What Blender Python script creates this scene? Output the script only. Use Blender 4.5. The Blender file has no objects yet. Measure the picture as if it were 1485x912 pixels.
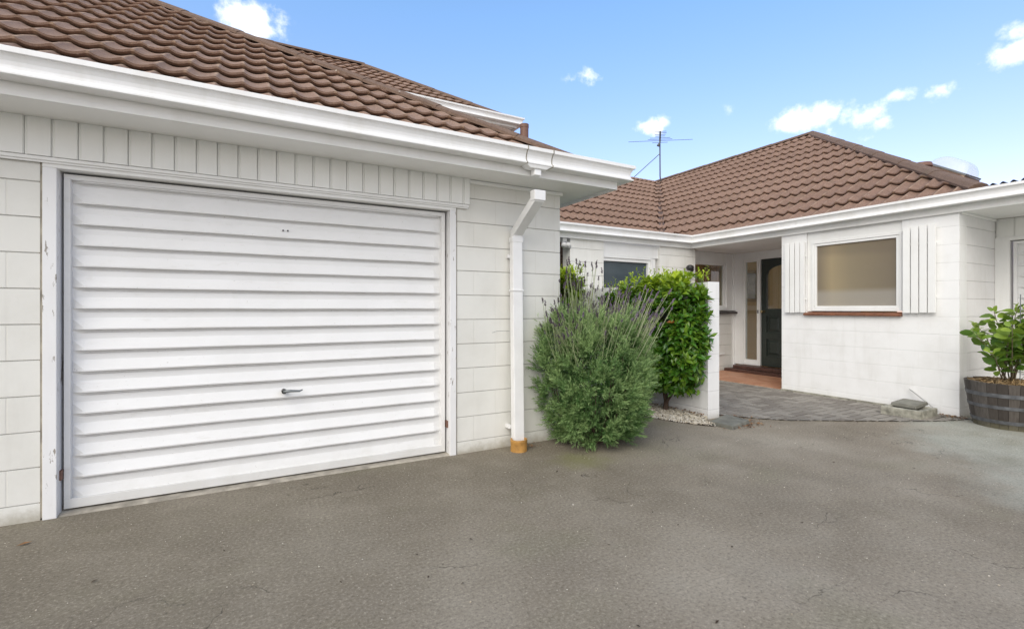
import bpy, bmesh, math, random
import numpy as np
from mathutils import Vector, Matrix
random.seed(7); rng = np.random.default_rng(7)
C = bpy.context.scene.collection
SC = bpy.context.scene
R = math.radians

# ------------------------------------------------------------------ camera
F = 693.5; CX = 742.5; CY = 448.0; H = 1.185
AX = (.8757, .4829); AY = (-.4829, .8757)
cam = bpy.data.cameras.new('camera'); co = bpy.data.objects.new('camera', cam); C.objects.link(co)
cam.sensor_width = 36; cam.lens = F/1485*36; cam.shift_y = -8/1485
cam.clip_start = 0.05; cam.clip_end = 2000
co.location = (0, 0, H)
co.rotation_euler = (R(90), 0, -math.atan2(.4829, .8757))
SC.camera = co

def ray(px, py):
    r = (px-CX)/F; u = (CY-py)/F
    return Vector((r*AX[0]+AX[1], r*AY[0]+AY[1], u))

# ------------------------------------------------------------------ sun, sky, exposure
SUN_EL = 40; SUN_DIR = Vector((-.80, -.60, 0)).normalized()
SC.view_settings.view_transform = 'Standard'; SC.view_settings.look = 'None'
SC.view_settings.gamma = 1; SC.view_settings.exposure = 0.80
sun = bpy.data.lights.new('sun', 'SUN'); so = bpy.data.objects.new('sun', sun); C.objects.link(so)
sun.energy = 1.15; sun.angle = R(45); sun.color = (1, .95, .87)
sd = Vector((SUN_DIR.x*math.cos(R(SUN_EL)), SUN_DIR.y*math.cos(R(SUN_EL)), math.sin(R(SUN_EL))))
so.rotation_euler = sd.to_track_quat('Z', 'Y').to_euler()
W = bpy.data.worlds.new('World'); SC.world = W; W.use_nodes = True
nt = W.node_tree; nt.nodes.clear(); L = nt.links.new
def wn(t, **k):
    n = nt.nodes.new(t)
    for a, b in k.items(): setattr(n, a, b)
    return n
sky = wn('ShaderNodeTexSky', sky_type='NISHITA'); sky.sun_disc = False
sky.sun_elevation = R(SUN_EL); sky.sun_rotation = math.atan2(SUN_DIR.x, SUN_DIR.y)
sky.air_density = 1.0; sky.dust_density = 0.6; sky.ozone_density = 1.2; sky.altitude = 50
bg = wn('ShaderNodeBackground'); bg.inputs[1].default_value = 0.15
out = wn('ShaderNodeOutputWorld')
tc = wn('ShaderNodeTexCoord')
nz = wn('ShaderNodeTexNoise'); nz.inputs['Scale'].default_value = 19; nz.inputs['Detail'].default_value = 9; nz.inputs['Roughness'].default_value = .62
L(tc.outputs['Generated'], nz.inputs['Vector'])
# small fair-weather clouds, each a direction in the sky with its own angular width and height
clouds = [(368,26,54,28,1.0),(388,42,36,18,.8),(848,110,34,15,.62),(832,116,18,9,.5),(946,184,38,14,.85),(962,178,18,14,.8),(1163,178,52,26,1.0),(1190,170,34,24,.9),
          (1256,168,46,26,.95),(1276,178,34,20,.8),(1304,138,42,16,.72),(1366,128,36,18,.7),(1352,127,14,9,.55),(1455,82,38,24,.85),(1468,50,22,20,.5),(1066,158,34,12,.20),(1262,200,26,18,.4),(1205,188,20,16,.55)]
prev = None
for px, py, w, h, s in clouds:
    d = ray(px, py); k = d.length; d.normalize()
    mp = wn('ShaderNodeMapping', vector_type='TEXTURE')
    mp.inputs['Location'].default_value = d
    sw = 1.15*w/F/k; sh = 1.2*h/F/k
    mp.inputs['Scale'].default_value = (sw, sw, sh)
    L(tc.outputs['Generated'], mp.inputs['Vector'])
    g = wn('ShaderNodeTexGradient', gradient_type='SPHERICAL'); L(mp.outputs[0], g.inputs[0])
    m = wn('ShaderNodeMath', operation='MULTIPLY'); L(g.outputs['Fac'], m.inputs[0]); m.inputs[1].default_value = s
    if prev is None: prev = m
    else:
        mx = wn('ShaderNodeMath', operation='MAXIMUM'); L(prev.outputs[0], mx.inputs[0]); L(m.outputs[0], mx.inputs[1]); prev = mx
# density = blob + (noise-.5)*a
na = wn('ShaderNodeMath', operation='MULTIPLY_ADD'); L(nz.outputs['Fac'], na.inputs[0]); na.inputs[1].default_value = 3.4; na.inputs[2].default_value = -2.05
sm = wn('ShaderNodeMath', operation='MULTIPLY_ADD'); L(prev.outputs[0], sm.inputs[0]); sm.inputs[1].default_value = 1.7; L(na.outputs[0], sm.inputs[2])
gate = wn('ShaderNodeMapRange', interpolation_type='SMOOTHSTEP'); L(prev.outputs[0], gate.inputs[0]); gate.inputs[1].default_value = .02; gate.inputs[2].default_value = .22
mr = wn('ShaderNodeMapRange', interpolation_type='SMOOTHSTEP'); L(sm.outputs[0], mr.inputs[0]); mr.inputs[1].default_value = .0; mr.inputs[2].default_value = 1.15
fm = wn('ShaderNodeMath', operation='MULTIPLY'); L(gate.outputs[0], fm.inputs[0]); L(mr.outputs[0], fm.inputs[1])
SKYG = wn('ShaderNodeMix', data_type='RGBA', blend_type='MULTIPLY'); SKYG.inputs[0].default_value = 1
L(sky.outputs[0], SKYG.inputs[6]); sx_ = wn('ShaderNodeSeparateXYZ'); L(tc.outputs['Generated'], sx_.inputs[0])
hz_ = wn('ShaderNodeMapRange'); L(sx_.outputs[2], hz_.inputs[0]); hz_.inputs[1].default_value = .12; hz_.inputs[2].default_value = .52
tn_ = wn('ShaderNodeMix', data_type='RGBA'); L(hz_.outputs[0], tn_.inputs[0]); tn_.inputs[6].default_value = (1.10, .82, .93, 1); tn_.inputs[7].default_value = (1.02, 1.18, 1.26, 1)
L(tn_.outputs[2], SKYG.inputs[7])
mix = wn('ShaderNodeMix', data_type='RGBA'); L(fm.outputs[0], mix.inputs[0]); L(SKYG.outputs[2], mix.inputs[6]); mix.inputs[7].default_value = (6.0, 6.0, 6.1, 1)
# unseen broad white cloud added behind the camera to light the facades softly
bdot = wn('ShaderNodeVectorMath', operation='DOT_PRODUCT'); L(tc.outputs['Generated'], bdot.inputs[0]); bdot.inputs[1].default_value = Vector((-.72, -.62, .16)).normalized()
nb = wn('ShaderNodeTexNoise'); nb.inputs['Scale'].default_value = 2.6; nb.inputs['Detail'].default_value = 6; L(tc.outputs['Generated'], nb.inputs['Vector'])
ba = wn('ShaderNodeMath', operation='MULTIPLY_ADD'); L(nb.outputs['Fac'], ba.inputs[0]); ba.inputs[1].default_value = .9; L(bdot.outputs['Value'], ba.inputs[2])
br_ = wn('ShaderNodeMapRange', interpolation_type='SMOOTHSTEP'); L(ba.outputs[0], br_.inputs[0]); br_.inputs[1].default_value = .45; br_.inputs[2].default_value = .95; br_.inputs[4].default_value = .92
fill_bank = wn('ShaderNodeMix', data_type='RGBA'); L(br_.outputs[0], fill_bank.inputs[0]); L(mix.outputs[2], fill_bank.inputs[6]); fill_bank.inputs[7].default_value = (5.5, 5.35, 5.1, 1)
L(fill_bank.outputs[2], bg.inputs[0]); L(bg.outputs[0], out.inputs[0])

# ------------------------------------------------------------------ materials
def mat(name): 
    m = bpy.data.materials.new(name); m.use_nodes = True
    t = m.node_tree; b = t.nodes['Principled BSDF']
    return m, t, b
def node(t, ty, **k):
    n = t.nodes.new(ty)
    for a, b in k.items(): setattr(n, a, b)
    return n
def noise(t, scale, detail=4, rough=.55, vec=None, stretch=None):
    n = node(t, 'ShaderNodeTexNoise'); n.inputs['Scale'].default_value = scale
    n.inputs['Detail'].default_value = detail; n.inputs['Roughness'].default_value = rough
    src = vec
    if src is None:
        g = node(t, 'ShaderNodeNewGeometry'); src = g.outputs['Position']
    if stretch:
        mp = node(t, 'ShaderNodeMapping'); mp.inputs['Scale'].default_value = stretch
        t.links.new(src, mp.inputs[0]); src = mp.outputs[0]
    t.links.new(src, n.inputs['Vector'])
    return n.outputs['Fac']
def ramp(t, fac, stops):
    r = node(t, 'ShaderNodeValToRGB'); e = r.color_ramp.elements
    while len(e) > 1: e.remove(e[0])
    e[0].position = stops[0][0]; e[0].color = tuple(stops[0][1])+(1,)
    for p, c in stops[1:]:
        x = e.new(p); x.color = tuple(c)+(1,)
    t.links.new(fac, r.inputs[0]); return r.outputs[0]
def mixc(t, fac, a, b, blend='MIX'):
    m = node(t, 'ShaderNodeMix', data_type='RGBA', blend_type=blend)
    for i, v in ((0, fac), (6, a), (7, b)):
        if isinstance(v, (int, float)): m.inputs[i].default_value = v
        elif isinstance(v, tuple): m.inputs[i].default_value = v+(1,)
        else: t.links.new(v, m.inputs[i])
    return m.outputs[2]
def math_(t, op, a, b=None, c=None):
    m = node(t, 'ShaderNodeMath', operation=op)
    for i, v in enumerate((a, b, c)):
        if v is None: continue
        if isinstance(v, (int, float)): m.inputs[i].default_value = v
        else: t.links.new(v, m.inputs[i])
    return m.outputs[0]
def bump(t, b, hgt, strength=.3, dist=.01, prev=None):
    n = node(t, 'ShaderNodeBump'); n.inputs['Strength'].default_value = strength; n.inputs['Distance'].default_value = dist
    t.links.new(hgt, n.inputs['Height'])
    if prev is not None: t.links.new(prev, n.inputs['Normal'])
    if b is not None: t.links.new(n.outputs[0], b.inputs['Normal'])
    return n.outputs[0]
def g3(v): return (v, v, v)

def simple(name, col, rough=.5, var=.08, scale=6, metal=0, bmp=.05, bscale=60, spec=.5):
    m, t, b = mat(name)
    lo = tuple(c*(1-var) for c in col); hi = tuple(min(1, c*(1+var)) for c in col)
    t.links.new(ramp(t, noise(t, scale, 5), [(.3, lo), (.7, hi)]), b.inputs['Base Color'])
    b.inputs['Roughness'].default_value = rough; b.inputs['Metallic'].default_value = metal
    b.inputs['Specular IOR Level'].default_value = spec
    if bmp: bump(t, b, noise(t, bscale, 3), bmp, .004)
    return m

def painted(name, col, rough=.45, dirt=.12, streak=True, dirtcol=(.42,.40,.33), chips=False):
    """white paint with faint grime, rain streaks and brush texture"""
    m, t, b = mat(name)
    f1 = noise(t, 2.2, 6, .6)
    c = mixc(t, math_(t, 'MULTIPLY', ramp(t, f1, [(.45, g3(0)), (.75, g3(1))]), dirt), col, dirtcol)
    if streak:
        f2 = noise(t, 9, 4, .6, stretch=(1, 1, .08))
        c = mixc(t, math_(t, 'MULTIPLY', ramp(t, f2, [(.52, g3(0)), (.8, g3(1))]), dirt), c, dirtcol)
    if chips:
        f3 = noise(t, 34, 5, .65, stretch=(1, 1, .22))
        f4 = noise(t, 4, 2)
        k = math_(t, 'MULTIPLY', ramp(t, f3, [(.60, g3(0)), (.615, g3(1))]), ramp(t, f4, [(.5, g3(0)), (.56, g3(1))]))
        c = mixc(t, k, c, (.33, .30, .27))
    t.links.new(c, b.inputs['Base Color']); b.inputs['Roughness'].default_value = rough
    n1 = bump(t, None, noise(t, 140, 3), .12, .002)
    bump(t, b, noise(t, 5, 3), .15, .01, n1)
    return m

def doorpaint():
    m, t, b = mat('door_panel_paint')
    g = node(t, 'ShaderNodeNewGeometry'); s = node(t, 'ShaderNodeSeparateXYZ'); t.links.new(g.outputs['Position'], s.inputs[0])
    c = mixc(t, math_(t, 'MULTIPLY', ramp(t, noise(t, 3, 6, .65), [(.42, g3(0)), (.75, g3(1))]), .14), (.80, .80, .80), (.48, .47, .42))
    c = mixc(t, math_(t, 'MULTIPLY', ramp(t, noise(t, 30, 5, .7, stretch=(.25, 1, 1)), [(.58, g3(0)), (.72, g3(1))]), .22), c, (.50, .48, .42))
    k = node(t, 'ShaderNodeMapRange'); t.links.new(math_(t, 'ADD', s.outputs[2], math_(t, 'MULTIPLY', noise(t, 7, 5, .7), .22)), k.inputs[0])
    k.inputs[1].default_value = .12; k.inputs[2].default_value = .30; k.inputs[3].default_value = .35; k.inputs[4].default_value = 0
    c = mixc(t, k.outputs[0], c, (.50, .48, .42))
    c = mixc(t, math_(t, 'MULTIPLY', ramp(t, noise(t, 55, 3, .6), [(.70, g3(0)), (.74, g3(1))]), .45), c, (.34, .31, .27))
    t.links.new(c, b.inputs['Base Color']); b.inputs['Roughness'].default_value = .5
    n1 = bump(t, None, noise(t, 130, 3), .12, .002); bump(t, b, noise(t, 3.5, 4, .6, stretch=(1, 1, 3)), .35, .012, n1)
    return m
def blockwall(name, col, axis, dirtcol=(.36,.33,.26), base_dirt=.3, joint=(.5,.47,.4), off=.0, perp=1.0, bed=1.0):
    """painted concrete block: the bed joints are modelled, perpends and rough face come from here"""
    m, t, b = mat(name)
    g = node(t, 'ShaderNodeNewGeometry'); s = node(t, 'ShaderNodeSeparateXYZ'); t.links.new(g.outputs['Position'], s.inputs[0])
    u = s.outputs[axis]; z = s.outputs[2]
    row = math_(t, 'FLOOR', math_(t, 'DIVIDE', math_(t, 'ADD', z, 1-.098), .2))
    par = math_(t, 'MODULO', row, 2.0)
    uu = math_(t, 'ADD', math_(t, 'DIVIDE', math_(t, 'ADD', u, 20+off), .4), math_(t, 'MULTIPLY', par, .5))
    fr = math_(t, 'FRACT', uu)
    d = math_(t, 'MULTIPLY', math_(t, 'MINIMUM', fr, math_(t, 'SUBTRACT', 1.0, fr)), .4)
    jf = node(t, 'ShaderNodeMapRange'); t.links.new(d, jf.inputs[0]); jf.inputs[1].default_value = .0012; jf.inputs[2].default_value = .005
    jf.inputs[3].default_value = 1; jf.inputs[4].default_value = 0
    # per block tone
    wn_ = node(t, 'ShaderNodeTexWhiteNoise', noise_dimensions='2D'); cb = node(t, 'ShaderNodeCombineXYZ')
    t.links.new(math_(t, 'FLOOR', uu), cb.inputs[0]); t.links.new(row, cb.inputs[1]); t.links.new(cb.outputs[0], wn_.inputs['Vector'])
    c = mixc(t, math_(t, 'MULTIPLY', wn_.outputs[0], .045), col, tuple(x*.8 for x in col))
    c = mixc(t, math_(t, 'MULTIPLY', ramp(t, noise(t, 3, 6, .6), [(.45, g3(0)), (.8, g3(1))]), .18), c, dirtcol)
    c = mixc(t, math_(t, 'MULTIPLY', ramp(t, noise(t, 10, 4, .6, stretch=(1, 1, .1)), [(.55, g3(0)), (.85, g3(1))]), .16), c, dirtcol)
    # splash-back grime just above the ground
    lowr = node(t, 'ShaderNodeMapRange'); t.links.new(math_(t, 'ADD', z, math_(t, 'MULTIPLY', noise(t, 14, 5, .7), .12)), lowr.inputs[0])
    lowr.inputs[1].default_value = .06; lowr.inputs[2].default_value = .14; lowr.inputs[3].default_value = base_dirt*2; lowr.inputs[4].default_value = 0
    c = mixc(t, lowr.outputs[0], c, dirtcol)
    jf_ = math_(t, 'MULTIPLY', jf.outputs[0], perp)
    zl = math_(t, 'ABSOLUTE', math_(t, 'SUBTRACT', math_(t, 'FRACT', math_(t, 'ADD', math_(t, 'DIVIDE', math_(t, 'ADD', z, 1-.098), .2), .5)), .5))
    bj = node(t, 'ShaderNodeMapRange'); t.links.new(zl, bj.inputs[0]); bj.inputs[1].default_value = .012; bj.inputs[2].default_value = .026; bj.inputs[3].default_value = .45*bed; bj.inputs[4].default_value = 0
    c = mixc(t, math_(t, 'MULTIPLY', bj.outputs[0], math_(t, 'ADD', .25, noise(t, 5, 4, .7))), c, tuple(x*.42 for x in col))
    c = mixc(t, math_(t, 'MULTIPLY', jf_, math_(t, 'ADD', .03, math_(t, 'MULTIPLY', noise(t, 4, 3), .3))), c, joint)
    t.links.new(c, b.inputs['Base Color']); b.inputs['Roughness'].default_value = .55
    hh = math_(t, 'SUBTRACT', 0.0, jf_)
    n1 = bump(t, None, hh, .5, .002)
    n2 = bump(t, None, noise(t, 90, 5, .7), .35, .002, n1)
    bump(t, b, noise(t, 12, 3), .2, .006, n2)
    return m

M = {}
M['trim'] = painted('white_trim_paint', (.86, .86, .845), dirt=.14)
M['jamb'] = painted('worn_jamb_paint', (.82, .82, .83), dirt=.16, chips=True)
M['gutter'] = painted('gutter_paint', (.87, .87, .865), rough=.35, dirt=.22, dirtcol=(.50,.46,.36))
M['soffit'] = painted('soffit_paint', (.89, .89, .87), dirt=.10, streak=False)
M['clad'] = painted('cladding_paint', (.88, .885, .86), dirt=.12)
M['door_white'] = doorpaint()
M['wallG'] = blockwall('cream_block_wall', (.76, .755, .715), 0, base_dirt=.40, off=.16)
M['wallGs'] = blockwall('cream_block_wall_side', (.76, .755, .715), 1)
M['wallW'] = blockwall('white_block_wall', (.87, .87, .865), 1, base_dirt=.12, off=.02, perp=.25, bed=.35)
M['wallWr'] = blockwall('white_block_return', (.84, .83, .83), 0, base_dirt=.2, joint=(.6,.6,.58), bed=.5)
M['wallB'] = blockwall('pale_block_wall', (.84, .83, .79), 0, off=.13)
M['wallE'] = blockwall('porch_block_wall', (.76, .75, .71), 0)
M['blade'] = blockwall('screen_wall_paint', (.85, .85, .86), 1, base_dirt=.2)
M['antenna'] = simple('dull_aluminium', (.11, .115, .12), .6, .1)
M['black'] = simple('black_metal', (.02, .02, .022), .4)
M['dark'] = simple('dark_gap', (.015, .015, .015), .9)
M['concrete'] = simple('sill_concrete', (.34, .31, .26), .85, .35, 12, bmp=.5, bscale=70)
M['mosscon'] = simple('mossy_concrete', (.30, .29, .24), .9, .45, 16, bmp=.6, bscale=80)
M['lidcon'] = simple('grey_lid_concrete', (.20, .195, .165), .9, .2, 14, bmp=.5, bscale=90)
M['slate'] = simple('dark_slab', (.155, .155, .135), .8, .3, 10, bmp=.3, bscale=60)
M['sillbrick'] = simple('brown_sill_tile', (.21, .085, .045), .5, .25, 14, bmp=.2)
M['stepbrick'] = simple('dark_red_step_tile', (.085, .04, .03), .5, .3, 14, bmp=.2)
M['sillblack'] = simple('dark_sill_tile', (.045, .035, .033), .45, .3, 10)
M['brass'] = simple('aged_brass', (.45, .37, .22), .35, .1, metal=.9)
M['frontdoor'] = simple('dark_green_door_paint', (.026, .036, .031), .38, .15, 20)
M['galv'] = simple('galvanised_tube', (.25, .27, .28), .45, .15, metal=.7)
M['wood'] = simple('interior_wood', (.78, .42, .17), .5, .3, 6)
M['wood2'] = simple('brown_timber', (.36, .19, .075), .55, .3, 5)
M['warm'] = simple('interior_wall', (.84, .62, .34), .8, .08, 2)
M['curtain'] = simple('net_curtain', (.55, .42, .26), .9, .2, 4)
M['pvc'] = simple('white_plastic', (.80, .80, .80), .35, .05)
M['pipebrown'] = simple('brown_painted_pipe', (.17, .085, .06), .55, .15)

def tilemat(name, base, light):
    m, t, b = mat(name)
    uv = node(t, 'ShaderNodeUVMap'); uv.uv_map = 'UVMap'
    s = node(t, 'ShaderNodeSeparateXYZ'); t.links.new(uv.outputs[0], s.inputs[0])
    grit = noise(t, 170, 5, .85); mid = noise(t, 7, 6, .65); big = noise(t, .9, 4)
    c = ramp(t, mid, [(.3, tuple(x*.74 for x in base)), (.55, base), (.8, tuple(x*1.22 for x in base))])
    g2 = noise(t, 48, 5, .8)
    c = mixc(t, math_(t, 'MULTIPLY', ramp(t, g2, [(.50, g3(0)), (.68, g3(1))]), .5), c, light)
    c = mixc(t, math_(t, 'MULTIPLY', ramp(t, g2, [(.34, g3(1)), (.48, g3(0))]), .5), c, tuple(x*.5 for x in base))
    c = mixc(t, math_(t, 'MULTIPLY', ramp(t, grit, [(.42, g3(0)), (.70, g3(1))]), .6), c, light)
    c = mixc(t, math_(t, 'MULTIPLY', ramp(t, grit, [(.3, g3(1)), (.46, g3(0))]), .45), c, tuple(x*.3 for x in base))
    cb = node(t, 'ShaderNodeCombineXYZ'); t.links.new(math_(t, 'FLOOR', math_(t, 'DIVIDE', s.outputs[0], 7.0)), cb.inputs[0]); t.links.new(math_(t, 'FLOOR', s.outputs[1]), cb.inputs[1])
    wn_ = node(t, 'ShaderNodeTexWhiteNoise', noise_dimensions='2D'); t.links.new(cb.outputs[0], wn_.inputs['Vector'])
    c = mixc(t, math_(t, 'MULTIPLY', wn_.outputs[0], .28), c, tuple(x*.55 for x in base))
    # granules worn off along the crest of each wave
    fr = math_(t, 'FRACT', s.outputs[0])
    d = math_(t, 'ABSOLUTE', math_(t, 'SUBTRACT', fr, .5))
    near = node(t, 'ShaderNodeMapRange'); t.links.new(d, near.inputs[0]); near.inputs[1].default_value = .40; near.inputs[2].default_value = .48
    near.inputs[3].default_value = 0; near.inputs[4].default_value = 1
    wear = math_(t, 'MULTIPLY', near.outputs[0], ramp(t, noise(t, 11, 4, .7), [(.42, g3(0)), (.56, g3(1))]))
    c = mixc(t, math_(t, 'MULTIPLY', wear, .65), c, (.50, .36, .25))
    # mineral spots
    v = node(t, 'ShaderNodeTexVoronoi'); v.inputs['Scale'].default_value = 9; g = node(t, 'ShaderNodeNewGeometry'); t.links.new(g.outputs['Position'], v.inputs['Vector'])
    c = mixc(t, math_(t, 'MULTIPLY', ramp(t, v.outputs['Distance'], [(.07, g3(1)), (.11, g3(0))]), math_(t, 'MULTIPLY', ramp(t, big, [(.5, g3(0)), (.6, g3(1))]), .8)), c, (.5, .45, .38))
    # grey-green lichen
    c = mixc(t, math_(t, 'MULTIPLY', ramp(t, noise(t, 4, 5, .7), [(.58, g3(0)), (.75, g3(1))]), .35), c, (.16, .14, .09))
    t.links.new(c, b.inputs['Base Color']); b.inputs['Roughness'].default_value = .9; b.inputs['Specular IOR Level'].default_value = .25
    bump(t, b, grit, .9, .005)
    return m
M['tile'] = tilemat('brown_granule_tile', (.270, .172, .128), (.48, .34, .25))
M['cap'] = tilemat('brown_ridge_cap', (.175, .115, .088), (.33, .24, .18))
M['tile2'] = tilemat('reddish_granule_tile', (.225, .137, .103), (.44, .31, .235))

M['valley'] = simple('dark_brown_flashing', (.10, .062, .045), .7, .2)
def glassmat(name, tint=(1, 1, 1), refl=.12, rough=0.0):
    m, t, b = mat(name)
    o = t.nodes['Material Output']; t.nodes.remove(b)
    tr = node(t, 'ShaderNodeBsdfTransparent'); tr.inputs[0].default_value = tint+(1,)
    gl = node(t, 'ShaderNodeBsdfGlossy'); gl.inputs['Roughness'].default_value = rough; gl.inputs[0].default_value = (1, 1, 1, 1)
    fz = node(t, 'ShaderNodeFresnel'); fz.inputs[0].default_value = 1.5
    gb = node(t, 'ShaderNodeNewGeometry')
    f = math_(t, 'MULTIPLY', math_(t, 'MINIMUM', math_(t, 'ADD', fz.outputs[0], refl), 1.0), math_(t, 'SUBTRACT', 1.0, gb.outputs['Backfacing']))
    mx = node(t, 'ShaderNodeMixShader'); t.links.new(f, mx.inputs[0]); t.links.new(tr.outputs[0], mx.inputs[1]); t.links.new(gl.outputs[0], mx.inputs[2])
    t.links.new(mx.outputs[0], o.inputs[0])
    return m
M['glass'] = glassmat('clear_glass', (.85, .88, .86), .06)
def frosted(name, c1, c2, stripes=False):
    m, t, b = mat(name)
    g = node(t, 'ShaderNodeNewGeometry')
    f = noise(t, 1.2, 3, .5, stretch=(1, 1, 2.5))
    t.links.new(ramp(t, f, [(.35, c1), (.65, c2)]), b.inputs['Base Color'])
    b.inputs['Roughness'].default_value = .16; b.inputs['Coat Weight'].default_value = .3
    v = node(t, 'ShaderNodeTexVoronoi'); v.inputs['Scale'].default_value = 90; t.links.new(g.outputs['Position'], v.inputs['Vector'])
    bump(t, b, v.outputs['Distance'], .35, .004)
    return m
M['frost_blue'] = frosted('rippled_blue_glass', (.045, .065, .08), (.08, .105, .12))
def obscure():
    m, t, b = mat('obscure_glass'); g = node(t, 'ShaderNodeNewGeometry'); s = node(t, 'ShaderNodeSeparateXYZ'); t.links.new(g.outputs['Position'], s.inputs[0])
    y = s.outputs[1]; z = s.outputs[2]
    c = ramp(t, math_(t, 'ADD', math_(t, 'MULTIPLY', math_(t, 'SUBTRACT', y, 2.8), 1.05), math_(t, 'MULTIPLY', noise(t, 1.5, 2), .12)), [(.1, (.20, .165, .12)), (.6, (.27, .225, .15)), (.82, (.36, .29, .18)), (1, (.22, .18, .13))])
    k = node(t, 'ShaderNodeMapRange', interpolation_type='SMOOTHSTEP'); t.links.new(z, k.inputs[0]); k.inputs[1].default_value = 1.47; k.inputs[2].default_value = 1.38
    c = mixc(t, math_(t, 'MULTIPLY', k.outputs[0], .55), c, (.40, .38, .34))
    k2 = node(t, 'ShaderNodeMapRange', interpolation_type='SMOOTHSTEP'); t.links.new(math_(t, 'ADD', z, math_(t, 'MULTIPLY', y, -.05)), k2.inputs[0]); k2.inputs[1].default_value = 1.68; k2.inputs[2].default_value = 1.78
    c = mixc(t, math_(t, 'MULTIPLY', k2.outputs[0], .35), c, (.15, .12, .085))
    t.links.new(c, b.inputs['Base Color']); b.inputs['Roughness'].default_value = .12; b.inputs['Coat Weight'].default_value = .5; b.inputs['Coat Roughness'].default_value = .05
    w = node(t, 'ShaderNodeTexVoronoi'); w.inputs['Scale'].default_value = 70; t.links.new(g.outputs['Position'], w.inputs['Vector'])
    bump(t, b, w.outputs['Distance'], .25, .004); return m
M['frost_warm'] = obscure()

# asphalt
def asphalt():
    m, t, b = mat('weathered_asphalt')
    big = noise(t, .55, 5, .6); mid = noise(t, 3.5, 7, .7); fine = noise(t, 62, 6, .85); pat = noise(t, 1.1, 3, .5, stretch=(1, 1.4, 1))
    g = node(t, 'ShaderNodeNewGeometry'); s = node(t, 'ShaderNodeSeparateXYZ'); t.links.new(g.outputs['Position'], s.inputs[0])
    c = ramp(t, big, [(.32, (.145, .124, .094)), (.5, (.200, .174, .137)), (.68, (.270, .243, .200))])
    # older grey-green patch laid towards the right-hand yard, with a wandering edge
    e = math_(t, 'ADD', math_(t, 'ADD', math_(t, 'MULTIPLY', s.outputs[0], .62), math_(t, 'MULTIPLY', s.outputs[1], -.78)), math_(t, 'MULTIPLY', noise(t, 1.3, 5, .6), 1.3))
    pm = node(t, 'ShaderNodeMapRange', interpolation_type='SMOOTHSTEP'); t.links.new(e, pm.inputs[0]); pm.inputs[1].default_value = 2.15; pm.inputs[2].default_value = 2.75
    c = mixc(t, pm.outputs[0], c, ramp(t, mid, [(.3, (.235, .240, .208)), (.7, (.325, .333, .298))]))
    dk = node(t, 'ShaderNodeMapRange', interpolation_type='SMOOTHSTEP'); t.links.new(e, dk.inputs[0]); dk.inputs[1].default_value = -1.6; dk.inputs[2].default_value = 1.4; dk.inputs[3].default_value = .55; dk.inputs[4].default_value = 0
    c = mixc(t, dk.outputs[0], c, (.105, .096, .074))
    bl = noise(t, 1.9, 4, .5)
    c = mixc(t, math_(t, 'MULTIPLY', ramp(t, bl, [(.50, g3(0)), (.75, g3(1))]), .28), c, (.31, .285, .24))
    c = mixc(t, math_(t, 'MULTIPLY', ramp(t, bl, [(.30, g3(1)), (.50, g3(0))]), .28), c, (.115, .100, .080))
    c = mixc(t, math_(t, 'MULTIPLY', ramp(t, mid, [(.5, g3(0)), (.75, g3(1))]), .35), c, (.255, .232, .19))
    c = mixc(t, math_(t, 'MULTIPLY', ramp(t, pat, [(.56, g3(0)), (.7, g3(1))]), .4), c, (.150, .144, .095))
    # stone chips
    c = mixc(t, math_(t, 'MULTIPLY', ramp(t, fine, [(.34, g3(1)), (.48, g3(0))]), .75), c, (.055, .048, .038))
    c = mixc(t, math_(t, 'MULTIPLY', ramp(t, fine, [(.53, g3(0)), (.66, g3(1))]), .7), c, (.36, .33, .27))
    v = node(t, 'ShaderNodeTexVoronoi'); v.inputs['Scale'].default_value = 26; t.links.new(g.outputs['Position'], v.inputs['Vector'])
    sp = math_(t, 'MULTIPLY', ramp(t, v.outputs['Distance'], [(.06, g3(1)), (.10, g3(0))]), ramp(t, noise(t, 21, 2), [(.58, g3(0)), (.62, g3(1))]))
    c = mixc(t, math_(t, 'MULTIPLY', sp, .5), c, (.50, .47, .40))
    # hairline cracks
    vc = node(t, 'ShaderNodeTexVoronoi', feature='DISTANCE_TO_EDGE'); vc.inputs['Scale'].default_value = 1.15
    wv = node(t, 'ShaderNodeVectorMath', operation='ADD'); nn = node(t, 'ShaderNodeTexNoise'); nn.inputs['Scale'].default_value = 3.5; nn.inputs['Detail'].default_value = 6
    t.links.new(g.outputs['Position'], nn.inputs['Vector']); sc = node(t, 'ShaderNodeVectorMath', operation='SCALE'); sc.inputs[3].default_value = .55
    t.links.new(nn.outputs['Color'], sc.inputs[0]); t.links.new(g.outputs['Position'], wv.inputs[0]); t.links.new(sc.outputs[0], wv.inputs[1]); t.links.new(wv.outputs[0], vc.inputs['Vector'])
    cr = math_(t, 'MULTIPLY', ramp(t, vc.outputs['Distance'], [(.0012, g3(1)), (.0042, g3(0))]), ramp(t, noise(t, 1.7, 3), [(.5, g3(0)), (.6, g3(1))]))
    c = mixc(t, math_(t, 'MULTIPLY', cr, .8), c, (.018, .016, .012))
    # mossy stain spreading out from under the bush
    ds = node(t, 'ShaderNodeVectorMath', operation='DISTANCE'); t.links.new(g.outputs['Position'], ds.inputs[0]); ds.inputs[1].default_value = (2.30, 3.02, 0)
    ms_ = node(t, 'ShaderNodeMapRange', interpolation_type='SMOOTHSTEP'); t.links.new(math_(t, 'ADD', ds.outputs['Value'], math_(t, 'MULTIPLY', noise(t, 6, 5, .7), .35)), ms_.inputs[0]); ms_.inputs[1].default_value = .50; ms_.inputs[2].default_value = .18; ms_.inputs[3].default_value = 0; ms_.inputs[4].default_value = .55
    c = mixc(t, ms_.outputs[0], c, (.14, .145, .05))
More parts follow.
